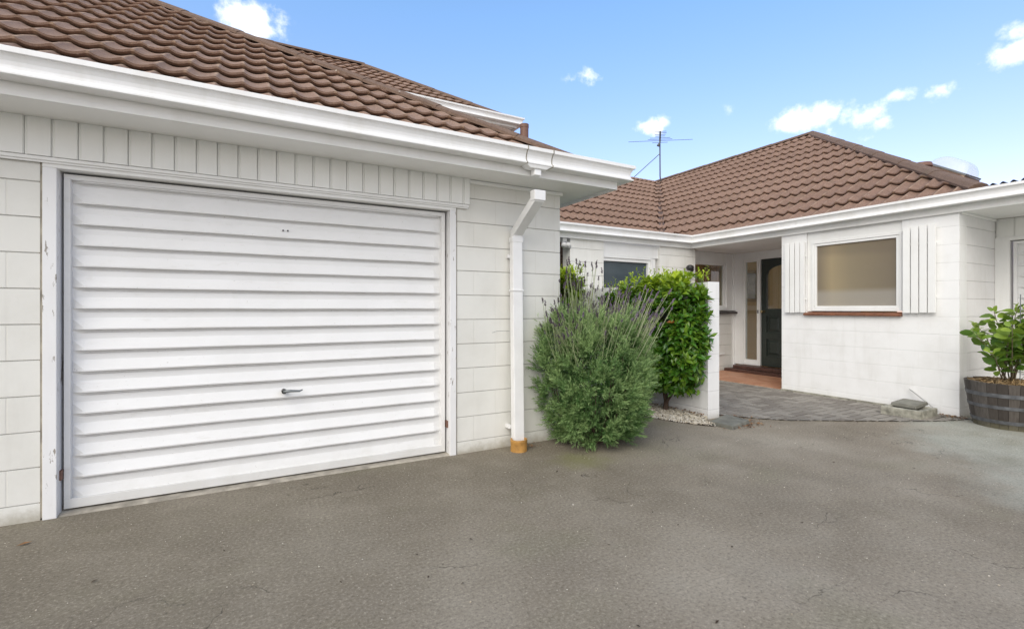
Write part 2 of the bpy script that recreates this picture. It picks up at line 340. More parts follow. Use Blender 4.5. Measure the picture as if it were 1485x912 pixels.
    c = mixc(t, 1.0, c, (1.22, 1.20, 1.18), 'MULTIPLY')
    t.links.new(c, b.inputs['Base Color']); b.inputs['Roughness'].default_value = .88; b.inputs['Specular IOR Level'].default_value = .3
    n1 = bump(t, None, noise(t, 150, 5, .8), .55, .003)
    n2 = bump(t, None, math_(t, 'SUBTRACT', 0.0, cr), .6, .004, n1)
    bump(t, b, noise(t, 2.5, 4), .25, .03, n2)
    return m
M['asphalt'] = asphalt()
def island(name, stops, rough=.8, bs=80, bstr=.4, trans=0, grit=.0):
    m, t, b = mat(name); g = node(t, 'ShaderNodeNewGeometry')
    c = ramp(t, g.outputs['Random Per Island'], stops)
    c = mixc(t, math_(t, 'MULTIPLY', noise(t, 25, 5, .7), .55), c, tuple(x*.45 for x in stops[0][1]))
    t.links.new(c, b.inputs['Base Color']); b.inputs['Roughness'].default_value = rough
    bump(t, b, noise(t, bs, 4, .7), bstr, .003)
    return m
M['paver'] = island('grey_paver', [(0, (.19, .168, .145)), (.5, (.26, .238, .208)), (1, (.34, .315, .275))])
M['terracotta'] = island('terracotta_tile', [(0, (.44, .20, .11)), (.5, (.52, .26, .155)), (1, (.60, .33, .21))], .5, bstr=.15)
M['pebble'] = island('white_pebble', [(0, (.50, .42, .31)), (.3, (.66, .60, .50)), (.8, (.74, .70, .62)), (1, (.82, .80, .76))], .6)
M['litter'] = island('dry_leaf', [(0, (.12, .05, .02)), (.5, (.26, .12, .045)), (1, (.42, .26, .12))], .8)
M['straw'] = island('straw_mulch', [(0, (.22, .12, .05)), (.5, (.42, .28, .13)), (1, (.60, .45, .25))], .85)
M['bed'] = simple('joint_sand', (.035, .031, .026), .95, .3, 20)
M['soil'] = simple('soil', (.045, .03, .02), .95, .4, 30)

def leafmat(name, old, young, rough=.32, trans=.25, var=.35):
    m, t, b = mat(name); o = t.nodes['Material Output']
    g = node(t, 'ShaderNodeNewGeometry'); uv = node(t, 'ShaderNodeUVMap'); uv.uv_map = 'UVMap'
    s = node(t, 'ShaderNodeSeparateXYZ'); t.links.new(uv.outputs[0], s.inputs[0])
    c = mixc(t, s.outputs[0], old, young)
    r = g.outputs['Random Per Island']
    c = mixc(t, math_(t, 'MULTIPLY', r, var), c, tuple(x*.45 for x in old))
    # a few yellowing or red-brown leaves
    c = mixc(t, math_(t, 'GREATER_THAN', s.outputs[1], .996), c, (.30, .11, .03))
    t.links.new(c, b.inputs['Base Color']); b.inputs['Roughness'].default_value = rough
    tl = node(t, 'ShaderNodeBsdfTranslucent'); t.links.new(mixc(t, .5, c, (.30, .45, .04)), tl.inputs[0])
    mx = node(t, 'ShaderNodeMixShader'); mx.inputs[0].default_value = trans
    t.links.new(b.outputs[0], mx.inputs[1]); t.links.new(tl.outputs[0], mx.inputs[2]); t.links.new(mx.outputs[0], o.inputs[0])
    return m
M['hedge'] = leafmat('glossy_hedge_leaf', (.040, .17, .022), (.66, .80, .05), .22, .3)
M['lav'] = leafmat('lavender_leaf', (.070, .185, .045), (.60, .78, .34), .7, .2, .60)
M['lavstem'] = leafmat('lavender_stem', (.27, .33, .16), (.52, .54, .36), .8, .1, .3)
M['lavflower'] = leafmat('lavender_spike', (.095, .065, .095), (.36, .28, .42), .85, .1, .35)
M['potleaf'] = leafmat('planter_leaf', (.055, .15, .022), (.42, .56, .08), .3, .25)
M['bark'] = simple('bark', (.085, .055, .04), .9, .3, 30, bmp=.5)
M['cane'] = simple('grey_green_stem', (.16, .13, .08), .8, .3, 30)

def barrelmat():
    m, t, b = mat('weathered_oak')
    g = node(t, 'ShaderNodeNewGeometry')
    c = ramp(t, g.outputs['Random Per Island'], [(0, (.050, .042, .036)), (.5, (.085, .073, .063)), (1, (.125, .112, .10))])
    c = mixc(t, math_(t, 'MULTIPLY', ramp(t, noise(t, 60, 5, .7, stretch=(1, 1, .06)), [(.4, g3(0)), (.7, g3(1))]), .6), c, (.035, .026, .02))
    s = node(t, 'ShaderNodeSeparateXYZ'); t.links.new(g.outputs['Position'], s.inputs[0])
    k = node(t, 'ShaderNodeMapRange'); t.links.new(math_(t, 'ADD', s.outputs[2], math_(t, 'MULTIPLY', noise(t, 20, 4), .1)), k.inputs[0]); k.inputs[1].default_value = .06; k.inputs[2].default_value = .14; k.inputs[3].default_value = .6; k.inputs[4].default_value = 0
    c = mixc(t, k.outputs[0], c, (.16, .15, .09))
    t.links.new(c, b.inputs['Base Color']); b.inputs['Roughness'].default_value = .85
    bump(t, b, noise(t, 70, 4, .7, stretch=(1, 1, .08)), .6, .004)
    return m
M['oak'] = barrelmat()
M['hoop'] = simple('galvanised_hoop', (.115, .12, .128), .65, .4, 18, metal=.15)
M['corr'] = simple('dark_corrugated_iron', (.06, .065, .08), .6, .2)
M['domeclear'] = None
def domemat():
    m, t, b = mat('milky_acrylic'); o = t.nodes['Material Output']
    b.inputs['Base Color'].default_value = (.82, .84, .86, 1); b.inputs['Roughness'].default_value = .25
    tr = node(t, 'ShaderNodeBsdfTransparent'); mx = node(t, 'ShaderNodeMixShader'); mx.inputs[0].default_value = .66
    t.links.new(b.outputs[0], mx.inputs[1]); t.links.new(tr.outputs[0], mx.inputs[2]); t.links.new(mx.outputs[0], o.inputs[0]); return m
M['domeclear'] = domemat()
M['painting'] = frosted('painting_canvas', (.02, .05, .05), (.18, .20, .12))

# ------------------------------------------------------------------ object helpers
def tag(o, label=None, cat=None, group=None, kind=None):
    for k, v in (('label', label), ('category', cat), ('group', group), ('kind', kind)):
        if v: o[k] = v
    return o
def thing(name, loc, label, cat, group=None):
    o = bpy.data.objects.new(name, None); C.objects.link(o); o.location = loc; o.empty_display_size = .1
    return tag(o, label, cat, group)
def origin(o):
    p = Vector((0, 0, 0))
    while o is not None: p += o.location; o = o.parent
    return p
class MB:
    def __init__(s): s.v = []; s.f = []; s.uv = None
    def poly(s, pts):
        n = len(s.v); s.v += [tuple(p) for p in pts]; s.f.append(tuple(range(n, n+len(pts)))); return s
    def box(s, x0, x1, y0, y1, z0, z1):
        x0, x1 = min(x0, x1), max(x0, x1); y0, y1 = min(y0, y1), max(y0, y1); z0, z1 = min(z0, z1), max(z0, z1)
        n = len(s.v)
        s.v += [(x0,y0,z0),(x1,y0,z0),(x1,y1,z0),(x0,y1,z0),(x0,y0,z1),(x1,y0,z1),(x1,y1,z1),(x0,y1,z1)]
        s.f += [tuple(n+i for i in q) for q in ((0,3,2,1),(4,5,6,7),(0,1,5,4),(1,2,6,5),(2,3,7,6),(3,0,4,7))]; return s
    def hexa(s, p):   # 8 points, bottom ring then top ring
        n = len(s.v); s.v += [tuple(q) for q in p]
        s.f += [tuple(n+i for i in q) for q in ((0,3,2,1),(4,5,6,7),(0,1,5,4),(1,2,6,5),(2,3,7,6),(3,0,4,7))]; return s
    def tube(s, pts, r, seg=8, cap=True):
        pts = [Vector(p) for p in pts]; rs = r if isinstance(r, (list, tuple)) else [r]*len(pts)
        n0 = len(s.v); up = Vector((0, 0, 1))
        for i, p in enumerate(pts):
            d = (pts[min(i+1, len(pts)-1)]-pts[max(i-1, 0)]).normalized()
            a = d.cross(up if abs(d.z) < .95 else Vector((1, 0, 0))).normalized(); b = d.cross(a)
            for k in range(seg):
                t = 2*math.pi*k/seg; q = p+(a*math.cos(t)+b*math.sin(t))*rs[i]; s.v.append(tuple(q))
        for i in range(len(pts)-1):
            for k in range(seg):
                a0 = n0+i*seg+k; a1 = n0+i*seg+(k+1) % seg; s.f.append((a0, a1, a1+seg, a0+seg))
        if cap: s.f.append(tuple(n0+k for k in range(seg))[::-1]); s.f.append(tuple(n0+(len(pts)-1)*seg+k for k in range(seg)))
        return s
    def lathe(s, c, prof, seg=32):
        n0 = len(s.v)
        for r, z in prof:
            for k in range(seg):
                t = 2*math.pi*k/seg; s.v.append((c[0]+r*math.cos(t), c[1]+r*math.sin(t), c[2]+z))
        for i in range(len(prof)-1):
            for k in range(seg):
                a0 = n0+i*seg+k; a1 = n0+i*seg+(k+1) % seg; s.f.append((a0, a1, a1+seg, a0+seg))
        s.f.append(tuple(n0+k for k in range(seg))[::-1]); s.f.append(tuple(n0+(len(prof)-1)*seg+k for k in range(seg)))
        return s
    def build(s, name, m, parent=None, bev=0, smooth=False, kind=None):
        me = bpy.data.meshes.new(name)
        o0 = origin(parent) if parent else Vector((0, 0, 0))
        vv = s.v
        if not parent and len(vv):
            a = np.array(vv); o0 = Vector(((a[:,0].min()+a[:,0].max())/2, (a[:,1].min()+a[:,1].max())/2, a[:,2].min()))
        me.from_pydata([(x-o0.x, y-o0.y, z-o0.z) for x, y, z in vv], [], s.f)
        me.materials.append(m)
        if s.uv is not None:
            u = me.uv_layers.new(name='UVMap'); arr = np.array(s.uv, dtype=np.float32)
            li = np.empty(len(me.loops), dtype=np.int32); me.loops.foreach_get('vertex_index', li)
            u.data.foreach_set('uv', arr[li].ravel())
        me.update()
        if smooth: me.polygons.foreach_set('use_smooth', [True]*len(me.polygons))
        o = bpy.data.objects.new(name, me); C.objects.link(o)
        if parent: o.parent = parent
        else: o.location = o0
        if bev:
            b = o.modifiers.new('bevel', 'BEVEL'); b.width = bev; b.segments = 2; b.limit_method = 'ANGLE'; b.angle_limit = R(40)
            b.harden_normals = False
        if kind: o['kind'] = kind
        return o
# wall frames: local (a along, b up, o out towards the viewer) -> world
def FY(Y):   # wall facing -Y
    return lambda a, b, o: (a, Y-o, b)
def FX(X):   # wall facing -X
    return lambda a, b, o: (X-o, a, b)
def fbox(mb, fr, a0, a1, b0, b1, o0, o1):
    p = fr(a0, b0, o0); q = fr(a1, b1, o1)
    mb.box(p[0], q[0], p[1], q[1], p[2], q[2]); return mb
def framebox(mb, fr, a0, a1, b0, b1, w, o0, o1, wb=None):
    wb = w if wb is None else wb
    fbox(mb, fr, a0, a1, b1-w, b1, o0, o1); fbox(mb, fr, a0, a1, b0, b0+wb, o0, o1)
    fbox(mb, fr, a0, a0+w, b0+wb, b1-w, o0, o1); fbox(mb, fr, a1-w, a1, b0+wb, b1-w, o0, o1); return mb

GW = .0045; GD = .008
def coursed(mb, fr, a0, a1, b0, b1, o0, o1, z0=.098, GW=GW, GD=GD):
    """a run of painted blockwork: outer face with a recessed bed joint at each course"""
    prof = [(b0, o1)]
    k = math.ceil((b0-z0)/.2+.001)
    while z0+.2*k < b1-.01:
        z = z0+.2*k
        if z > b0+.01: prof += [(z-GW, o1), (z, o1-GD), (z+GW, o1)]
        k += 1
    prof += [(b1, o1), (b1, o0), (b0, o0)]
    n = len(mb.v); m = len(prof)
    for a in (a0, a1):
        for b, o in prof: mb.v.append(fr(a, b, o))
    for i in range(m):
        j = (i+1) % m; mb.f.append((n+i, n+j, n+m+j, n+m+i))
    mb.f.append(tuple(n+i for i in range(m))); mb.f.append(tuple(n+m+i for i in range(m))[::-1])
    return mb

def sweep(mb, path, prof, closed_prof=True):
    """mitred moulding: path of (x,y), prof of (out, z); out is to the right-hand side of travel"""
    pts = [Vector((p[0], p[1])) for p in path]; N = len(pts); m = len(prof); n0 = len(mb.v)
    for i, p in enumerate(pts):
        d0 = (pts[i]-pts[i-1]).normalized() if i > 0 else (pts[1]-pts[0]).normalized()
        d1 = (pts[i+1]-pts[i]).normalized() if i < N-1 else d0
        n_0 = Vector((d0.y, -d0.x)); n_1 = Vector((d1.y, -d1.x)); b = (n_0+n_1).normalized(); k = 1/max(.2, b.dot(n_0))
        for o, z in prof: q = p+b*(o*k); mb.v.append((q.x, q.y, z))
    for i in range(N-1):
        for j in range(m):
            jj = (j+1) % m; mb.f.append((n0+i*m+j, n0+i*m+jj, n0+(i+1)*m+jj, n0+(i+1)*m+j))
    mb.f.append(tuple(n0+j for j in range(m))[::-1]); mb.f.append(tuple(n0+(N-1)*m+j for j in range(m)))
    return mb
GUT = [(.0, .0), (.092, .0), (.098, .004), (.098, .015), (.086, .020), (.080, .034), (.079, .050), (.083, .070), (.092, .088), (.098, .096), (.099, .100), (.112, .102), (.112, .130), (.098, .130), (.096, .108), (.086, .092), (.074, .068), (.070, .04), (.070, .010), (.006, .010), (.006, .115), (.0, .115)]
def gutter(path, z, parent, name='gutter'):
    mb = MB(); sweep(mb, path, [(o+.002, z+h) for o, h in GUT]); return mb.build(name, M['gutter'], parent, bev=.0015)

# ---- tiled roof plane -------------------------------------------------------
PITCH = R(33); TAN = math.tan(PITCH); EXP = .37; WAVE = .165
def tiles(mb, P0, U, V, umin, umax, vmax, phase=0.0, cs=12, v0=0.045, amp=1.0):
    """P0 eave origin, U unit along eave, V unit up the slope; umin/umax are functions of v.
    Each course steps over the one below and carries the scalloped wave."""
    P0 = Vector(P0); U = Vector(U); V = Vector(V); Nn = U.cross(V).normalized()
    if Nn.z < 0: Nn = -Nn
    if mb.uv is None: mb.uv = []
    def wv(u):
        f = (u/WAVE+phase) % 1.0     # pan with a sharp little crest at .5
        a = abs(f-.5)*2
        s = .5+.5*a if f > .5 else .5-.5*a   # 0..1 across one pan, leaning to one side
        s = abs(2*(s**.86)-1)
        return amp*(min(.027*s**1.8, .022)-.004)
    nrow = int(math.ceil(vmax/EXP))
    for r in range(nrow):
        va = v0+r*EXP; vb = min(va+EXP+.012, vmax)
        if va >= vmax-1e-4: break
        lo = min(umin(va), umin(vb)); hi = max(umax(va), umax(vb))
        k0 = math.floor(lo/WAVE*cs); k1 = math.ceil(hi/WAVE*cs)
        hb = .040+random.uniform(-.002, .002); ht = .002
        cols = []
        for k in range(k0, k1+1):
            u = k*WAVE/cs
            ua = min(max(u, umin(va)), umax(va)); ub = min(max(u, umin(vb)), umax(vb))
            cols.append((ua, ub))
        n = len(mb.v)
        for ua, ub in cols:
            w1 = wv(ua); w2 = wv(ub)
            for (u, v, h) in ((ua, va+.040, -.014+w1*.5), (ua, va+.001, hb-.014+w1), (ua, va+.004, hb+w1), (ua+(ub-ua)*.5, (va+vb)/2, (hb*.55+ht*.45)+(wv(ua+(ub-ua)*.5))), (ub, vb, ht+w2-.004)):
                q = P0+U*u+V*v+Nn*h; mb.v.append(tuple(q)); mb.uv.append((u/WAVE+phase, v/EXP))
        for i in range(len(cols)-1):
            if cols[i] == cols[i+1] or (abs(cols[i][0]-cols[i+1][0])+abs(cols[i][1]-cols[i+1][1]) < 1e-5): continue
            a = n+i*5; b = a+5
            for j in range(4): mb.f.append((a+j, b+j, b+j+1, a+j+1))
    return mb
def capline(mb, p, q, w=.095, h=.022, seg=.85, lift=.042, start=.0):
    """overlapping angular ridge / hip caps from p up to q"""
    p = Vector(p); q = Vector(q); p = p+(q-p).normalized()*start; d = (q-p); Ln = d.length; d.normalize()
    side = Vector((d.y, -d.x, 0)).normalized(); up = side.cross(d); up = up if up.z > 0 else -up
    if mb.uv is None: mb.uv = []
    k = max(1, int(Ln/seg)); s = Ln/k
    prof = [(-w, -.045), (-w, -.02), (-w*.55, h*.7), (-w*.2, h), (w*.2, h), (w*.55, h*.7), (w, -.02), (w, -.045)]
    for i in range(k):
        n = len(mb.v)
        for e, (t, l) in enumerate(((i*s-.02, lift+.007), ((i+1)*s+.02, lift))):
            for a, b in prof:
                r = p+d*t+side*a*(1.03 if e == 0 else 1)+up*(b+l); mb.v.append(tuple(r)); mb.uv.append((.5, .0))
        m = len(prof)
        for j in range(m-1): mb.f.append((n+j, n+j+1, n+m+j+1, n+m+j))
        mb.f.append(tuple(n+j for j in range(m))); mb.f.append(tuple(n+m+j for j in range(m))[::-1])
    return mb
CP = math.cos(PITCH)

# ================================================================== SETTING
mb = MB(); mb.poly([(-60, -60, 0), (80, -60, 0), (80, 80, 0), (-60, 80, 0)])
g = mb.build('ground', M['asphalt'], kind='structure')

# paving: brick pavers in a herringbone in front of the porch, cut to the asphalt edge
poly = [(4.56, 5.85), (4.56, 3.62), (4.80, 3.24), (5.02, 3.02), (5.67, 2.63), (6.12, 2.36), (6.45, 2.20), (6.80, 2.12), (6.80, 5.85)]
def clip_poly(bm, poly):
    for i in range(len(poly)):
        a = Vector(poly[i]+(0,)); b = Vector(poly[(i+1) % len(poly)]+(0,)); d = (b-a).normalized(); n = Vector((d.y, -d.x, 0))
        c = Vector((5.9, 4.2, 0))
        if (c-a).dot(n) > 0: n = -n
        geom = bm.verts[:]+bm.edges[:]+bm.faces[:]
        bmesh.ops.bisect_plane(bm, geom=geom, plane_co=a, plane_no=n, clear_outer=True)
bm = bmesh.new(); lw = .10; gp = .0065
def paver(x0, x1, y0, y1):
    if x1 < 4.4 or x0 > 6.95 or y1 < 2.0 or y0 > 6: return
    zt = .010+random.uniform(-.001, .001); e = .006
    a, b, c, d = x0+gp, x1-gp, y0+gp, y1-gp
    vs = [bm.verts.new(p) for p in ((a,c,.0025),(b,c,.0025),(b,d,.0025),(a,d,.0025),(a,c,zt-.003),(b,c,zt-.003),(b,d,zt-.003),(a,d,zt-.003),(a+e,c+e,zt),(b-e,c+e,zt),(b-e,d-e,zt),(a+e,d-e,zt))]
    for f in ((0,1,5,4),(1,2,6,5),(2,3,7,6),(3,0,4,7),(4,5,9,8),(5,6,10,9),(6,7,11,10),(7,4,8,11),(8,9,10,11)): bm.faces.new([vs[i] for i in f])
# 90-degree herringbone
for i in range(-40, 60):
    for j in range(-20, 40):
        ox = 4.4+i*lw+0; oy = 1.8
        # unit: horizontal at (k, k) stepping
        x = 4.4+(j*4+i)*lw-4; y = 1.8+i*lw
        paver(x, x+2*lw, y, y+lw); paver(x+2*lw, x+3*lw, y-lw, y+lw)
clip_poly(bm, poly)
me = bpy.data.meshes.new('paving'); bm.to_mesh(me); bm.free(); me.materials.append(M['paver'])
o = bpy.data.objects.new('paving', me); C.objects.link(o); o['kind'] = 'structure'
mb = MB(); mb.poly([(5.9+(x-5.9)*.992, 4.2+(y-4.2)*.992, .004) for x, y in poly]); mb.build('paving_bed', M['bed'], kind='structure')
# porch floor of terracotta tiles
mb = MB()
for i in range(10):
    for j in range(13):
        x0 = 6.815+i*.15; y0 = 4.2+j*.15
        mb.box(x0+.003, x0+.147, y0+.003, min(y0+.147, 6.04), .001, .018+random.uniform(-.001, .001))
mb.build('porch_floor', M['terracotta'], kind='structure', bev=.002)
mb = MB(); mb.box(6.81, 8.3, 4.2, 6.05, -.02, .012); mb.build('porch_floor_bed', M['concrete'], kind='structure')

# ================================================================== GARAGE (left)
SOF = 2.25
gar = thing('garage', (.6, 3.63, 0), 'cream block garage with brown tiled hip roof and wide white ribbed door in the foreground', 'garage')
XL = -6.5; XR = 2.504; YG = 3.63; YB = 12.2
fr = FY(YG)
DL, DR, DT = -.951, 1.425, 1.982      # clear opening
JL, JR = -1.012, 1.479                # outer edges of the jambs
mb = MB()
coursed(mb, fr, XL, JL-.012, 0, SOF, -.19, 0)
coursed(mb, fr, JR+.012, XR, 0, SOF, -.19, 0)
mb.build('wall', M['wallG'], gar)
mb = MB(); fbox(mb, fr, JL-.012, JR+.012, DT+.05, SOF, -.19, -.02); mb.build('lintel', M['wallG'], gar)
mb = MB(); mb.box(XR-.19, XR-.001, YG+.19, YB, 0, SOF); mb.build('side_wall', M['wallGs'], gar)
mb = MB(); mb.box(XL, XR-.19, YB-.19, YB-.001, 0, SOF); mb.box(XL, XL+.19, YG+.19, YB-.19, 0, SOF); mb.build('rear_wall', M['wallGs'], gar)
# jambs and head
mb = MB()
fbox(mb, fr, JL, DL, .0, DT, -.16, .012); fbox(mb, fr, DR, JR, .0, DT, -.16, .012)
mb.build('door_jamb', M['jamb'], gar, bev=.003)
mb = MB(); fbox(mb, fr, JL, JR, DT, DT+.055, -.11, .012); mb.build('door_head', M['trim'], gar, bev=.003)
mb = MB(); fbox(mb, fr, JL-.016, JL-.002, .01, 2.03, -.05, -.002); fbox(mb, fr, JR+.002, JR+.016, .01, 2.03, -.05, -.002); mb.build('jamb_seal', M['concrete'], gar)
# cladding panel above: vertical boards with grooves
mb = MB(); bx = -1.083+.113*24; a = 1.592; b0 = 2.038; CL = 1.592
x = CL
first = True
while x > XL:
    w = .062 if first else .1135
    x0 = x-w; first = False
    # board face with shallow V edges
    mb.hexa([(x0+.001, YG-.028, b0), (x-.001, YG-.028, b0), (x-.001, YG-.012, b0), (x0+.001, YG-.012, b0), (x0+.001, YG-.028, SOF), (x-.001, YG-.028, SOF), (x-.001, YG-.012, SOF), (x0+.001, YG-.012, SOF)])
    mb.hexa([(x0+.013, YG-.036, b0), (x-.004, YG-.036, b0), (x-.004, YG-.027, b0), (x0+.010, YG-.027, b0), (x0+.013, YG-.036, SOF), (x-.004, YG-.036, SOF), (x-.004, YG-.027, SOF), (x0+.010, YG-.027, SOF)])
    x = x0
mb.build('cladding_panel', M['clad'], gar, bev=.0025)
mb = MB(); mb.box(XL, CL-.01, YG-.030, YG-.014, b0-.022, b0-.002); mb.box(XL, CL-.014, YG-.022, YG-.0135, b0-.034, b0-.022); mb.build('drip_mould', M['trim'], gar, bev=.002)
# small scotia between soffit and block wall at right
mb = MB(); mb.box(CL+.002, XR+.02, YG-.022, YG+.0, SOF-.034, SOF-.002); mb.box(XR+.0, XR+.02, YG+.001, YB, SOF-.034, SOF-.002); mb.build('scotia', M['soffit'], gar, bev=.006)

# tilting door: ribbed sheet in a frame
def garage_door(fr, a0, a1, h, parent, ribs=15, rec=-.075):
    root = bpy.data.objects.new('garage_door', None); C.objects.link(root); root.parent = parent
    root.location = Vector(fr((a0+a1)/2, 0, rec))-origin(parent)
    mbf = MB(); framebox(mbf, fr, a0, a1, .022, h-.012, .030, rec-.03, rec+.016, wb=.055)
    # keep stiles narrow
    mbf.build('door_frame', M['door_white'], root, bev=.002)
    s = MB(); z0 = .077; z1 = h-.042; p = (z1-z0)/ribs; prof = []
    for k in range(ribs):
        zt = z1-k*p; A = .027
        prof += [(zt, A), (zt-.008, A), (zt-.012, .004), (zt-.0135, -.012), (zt-.025, -.012), (zt-.029, .0), (zt-p+.060, .0015), (zt-p+.054, .004), (zt-p+.004, A-.003), (zt-p+.001, A-.0005)]
    prof += [(z0, A)]
    n = len(s.v); m = len(prof); NA = 40
    for i in range(NA+1):
        t = i/NA; aa = a0+.0295+t*(a1-a0-.059)
        sag = .002*math.sin(t*9.1)+.0015*math.sin(t*23)
        for z, o in prof:
            e = min(1, min(i, NA-i)/1.0) if (i in (0, NA)) else 1
            s.v.append(fr(aa, z+sag*.4, rec-.022+o*e+sag*.5))
    for i in range(NA):
        for j in range(m-1):
            q = n+i*m+j; s.f.append((q, q+1, q+m+1, q+m))
    s.build('ribbed_panel', M['door_white'], root)
    d = MB(); fbox(d, fr, a0-.012, a1+.012, 0.0, h+.02, rec-.07, rec-.05); d.build('reveal_backing', M['dark'], root)
    return root
gd = garage_door(fr, DL+.012, DR-.016, DT, gar)
rec = -.075
hd = MB(); hz = .612
hd.tube([fr(.218, hz, rec-.008), fr(.218, hz, rec+.045)], .016, 12); hd.build('handle', M['black'], gd, smooth=False, bev=.002)
hn = gd.children[-1]
hb = MB(); hb.tube([fr(.212, hz+.002, rec+.045), fr(.26, hz+.004, rec+.052), fr(.315, hz-.002, rec+.048), fr(.335, hz+.006, rec+.046)], [.011, .009, .007, .004], 8); hb.build('handle_lever', M['galv'], gd, smooth=True)
sc_ = MB()
for ax_ in (.214, .244): sc_.tube([fr(ax_, 1.735, rec-.02), fr(ax_, 1.735, rec-.003)], .0055, 10)
sc_.build('screw', M['black'], gd)
# hinge bits low on the jambs
mb = MB(); fbox(mb, fr, DL-.001, DL+.010, .20, .255, -.075, -.03); fbox(mb, fr, DR-.010, DR+.001, .22, .275, -.075, -.03); mb.build('pivot_bracket', M['pipebrown'], gar)
# concrete threshold
mb = MB(); mb.hexa([(JL+.0, YG+.0-.02, -.02), (JR+.03, YG-.02, -.02), (JR+.03, YG+.25, -.02), (JL, YG+.25, -.02), (JL+.0, YG+.01, .010), (JR+.03, YG+.01, .010), (JR+.03, YG+.25, .016), (JL, YG+.25, .016)])
mb.build('threshold', M['concrete'], gar, bev=.004)

# eaves
FYG = 3.24; FXG = 2.845
mb = MB(); mb.box(XL-.4, FXG-.02, FYG+.02, YG-.001, SOF, SOF+.02); mb.box(XR+.001, FXG-.02, YG+.0, YB+.3, SOF, SOF+.02); mb.build('soffit', M['soffit'], gar)
mb = MB(); sweep(mb, [(XL-.4, FYG+.022), (FXG-.022, FYG+.022), (FXG-.022, YB+.4)], [(0, SOF-.018), (.022, SOF-.018), (.022, 2.40), (0, 2.40)]); mb.build('fascia', M['trim'], gar, bev=.002)
gp_ = [(XL-.4, FYG), (FXG, FYG), (FXG, YB+.4)]
gg = gutter(gp_, 2.298, gar)
# outlet nozzle with its bracket straps
mb = MB(); oy = FYG-.05
ox = 1.975
mb.hexa([(ox-.075, FYG-.088, 2.272), (ox+.075, FYG-.088, 2.272), (ox+.075, FYG-.012, 2.272), (ox-.075, FYG-.012, 2.272), (ox-.12, FYG-.096, 2.302), (ox+.12, FYG-.096, 2.302), (ox+.12, FYG-.006, 2.302), (ox-.12, FYG-.006, 2.302)])
mb.box(ox-.030, ox+.030, FYG-.078, FYG-.022, 2.225, 2.272)
mb.build('gutter_outlet', M['gutter'], gar, bev=.004)
mb = MB()
for jx in (1.867, 2.10):
    sweep(mb, [(jx-.004, FYG), (jx+.004, FYG)], [(o+.0045*(1 if o > .02 else 0), 2.298+h-(.002 if h < .01 else 0)+(.002 if h > .12 else 0)) for o, h in GUT])
mb.build('gutter_joint', M['concrete'], gar)
# roof
YE = 3.17; XE = 2.90; ZE = 2.28           # eave lines of the tile planes
RZ = 5.30; RUN = (RZ-ZE)/TAN
rf = MB(); SL = RUN/CP
yR = YE+RUN; yB2 = yR+RUN
apex = (XE-RUN, yR, RZ)
tiles(rf, (0, YE, ZE), (1, 0, 0), (0, CP, math.sin(PITCH)), lambda v: -6.9, lambda v: XE-v*CP, SL, .2)
roofG = rf.build('roof', M['tile'], gar)
r2 = MB()
tiles(r2, (XE, YE, ZE), (0, 1, 0), (-CP, 0, math.sin(PITCH)), lambda v: v*CP, lambda v: yB2-YE-v*CP, SL, .1, cs=6)
r2.build('roof_side', M['tile'], gar)
r3 = MB(); r3.uv = []
r3.poly([(-6.9, yB2, ZE), (XE, yB2, ZE), apex, (-6.9, yR, RZ)]); r3.uv += [(0, 0)]*4
r3.poly([(-6.9, YE, ZE), (-6.9, yB2, ZE), (-6.9, yR, RZ)]); r3.uv += [(0, 0)]*3
r3.build('roof_rear', M['tile'], gar)
hc = MB(); capline(hc, (XE, YE, ZE), apex, start=.24); capline(hc, apex, (-6.9, yR, RZ)); capline(hc, (XE, yB2, ZE), apex)
hc.build('ridge_cap', M['cap'], roofG)

# downpipe: part of the garage
dp = bpy.data.objects.new('downpipe', None); C.objects.link(dp); dp.parent = gar; dp.location = Vector((2.02, 3.59, 0))-origin(gar)
def boxpipe(mb, pts, wx, wy):
    n = len(mb.v)
    for (x, y, z, ty) in pts:
        for sx, sy in ((-1, -1), (1, -1), (1, 1), (-1, 1)):
            mb.v.append((x+sx*wx/2, y+sy*wy/2*(1 if ty == 0 else 1), z+(ty*sy)))
    for i in range(len(pts)-1):
        for k in range(4): a = n+i*4+k; b = n+i*4+(k+1) % 4; mb.f.append((a, b, b+4, a+4))
    mb.f.append((n, n+3, n+2, n+1)); e = n+4*(len(pts)-1); mb.f.append((e, e+1, e+2, e+3))
mb = MB(); boxpipe(mb, [(1.995, 3.515, .05, 0), (2.018, 3.592, 1.80, 0)], .096, .062); mb.build('pipe', M['pvc'], dp, bev=.006)
mb = MB(); boxpipe(mb, [(2.02, 3.588, 1.785, 0), (2.022, 3.588, 1.835, .02), (2.02, 3.245, 2.055, .02), (2.02, 3.235, 2.10, 0)], .090, .060); mb.build('offset_pipe', M['pvc'], dp, bev=.005)
mb = MB(); mb.box(1.966, 2.074, 3.557, 3.628, 1.755, 1.80); mb.box(1.969, 2.073, 3.202, 3.27, 2.045, 2.125); mb.box(1.957, 2.067, 3.535, 3.608, 1.335, 1.35); mb.build('pipe_socket', M['pvc'], dp, bev=.004)
mb = MB(); mb.box(1.945, 1.972, 3.60, 3.6295, 1.62, 1.65); mb.box(1.935, 1.965, 3.56, 3.6295, .17, .20); mb.build('pipe_clip', M['pvc'], dp, bev=.002)
# terracotta collar at its foot
M['collar'] = simple('ochre_clay', (.42, .22, .055), .6, .3, 14, bmp=.2)
mb = MB(); mb.lathe((1.985, 3.482, 0), [(.066, -.01), (.070, .0), (.068, .05), (.072, .085), (.070, .098), (.060, .098), (.058, .06)], 28)
mb.build('drain_collar', M['collar'], gar, smooth=False)
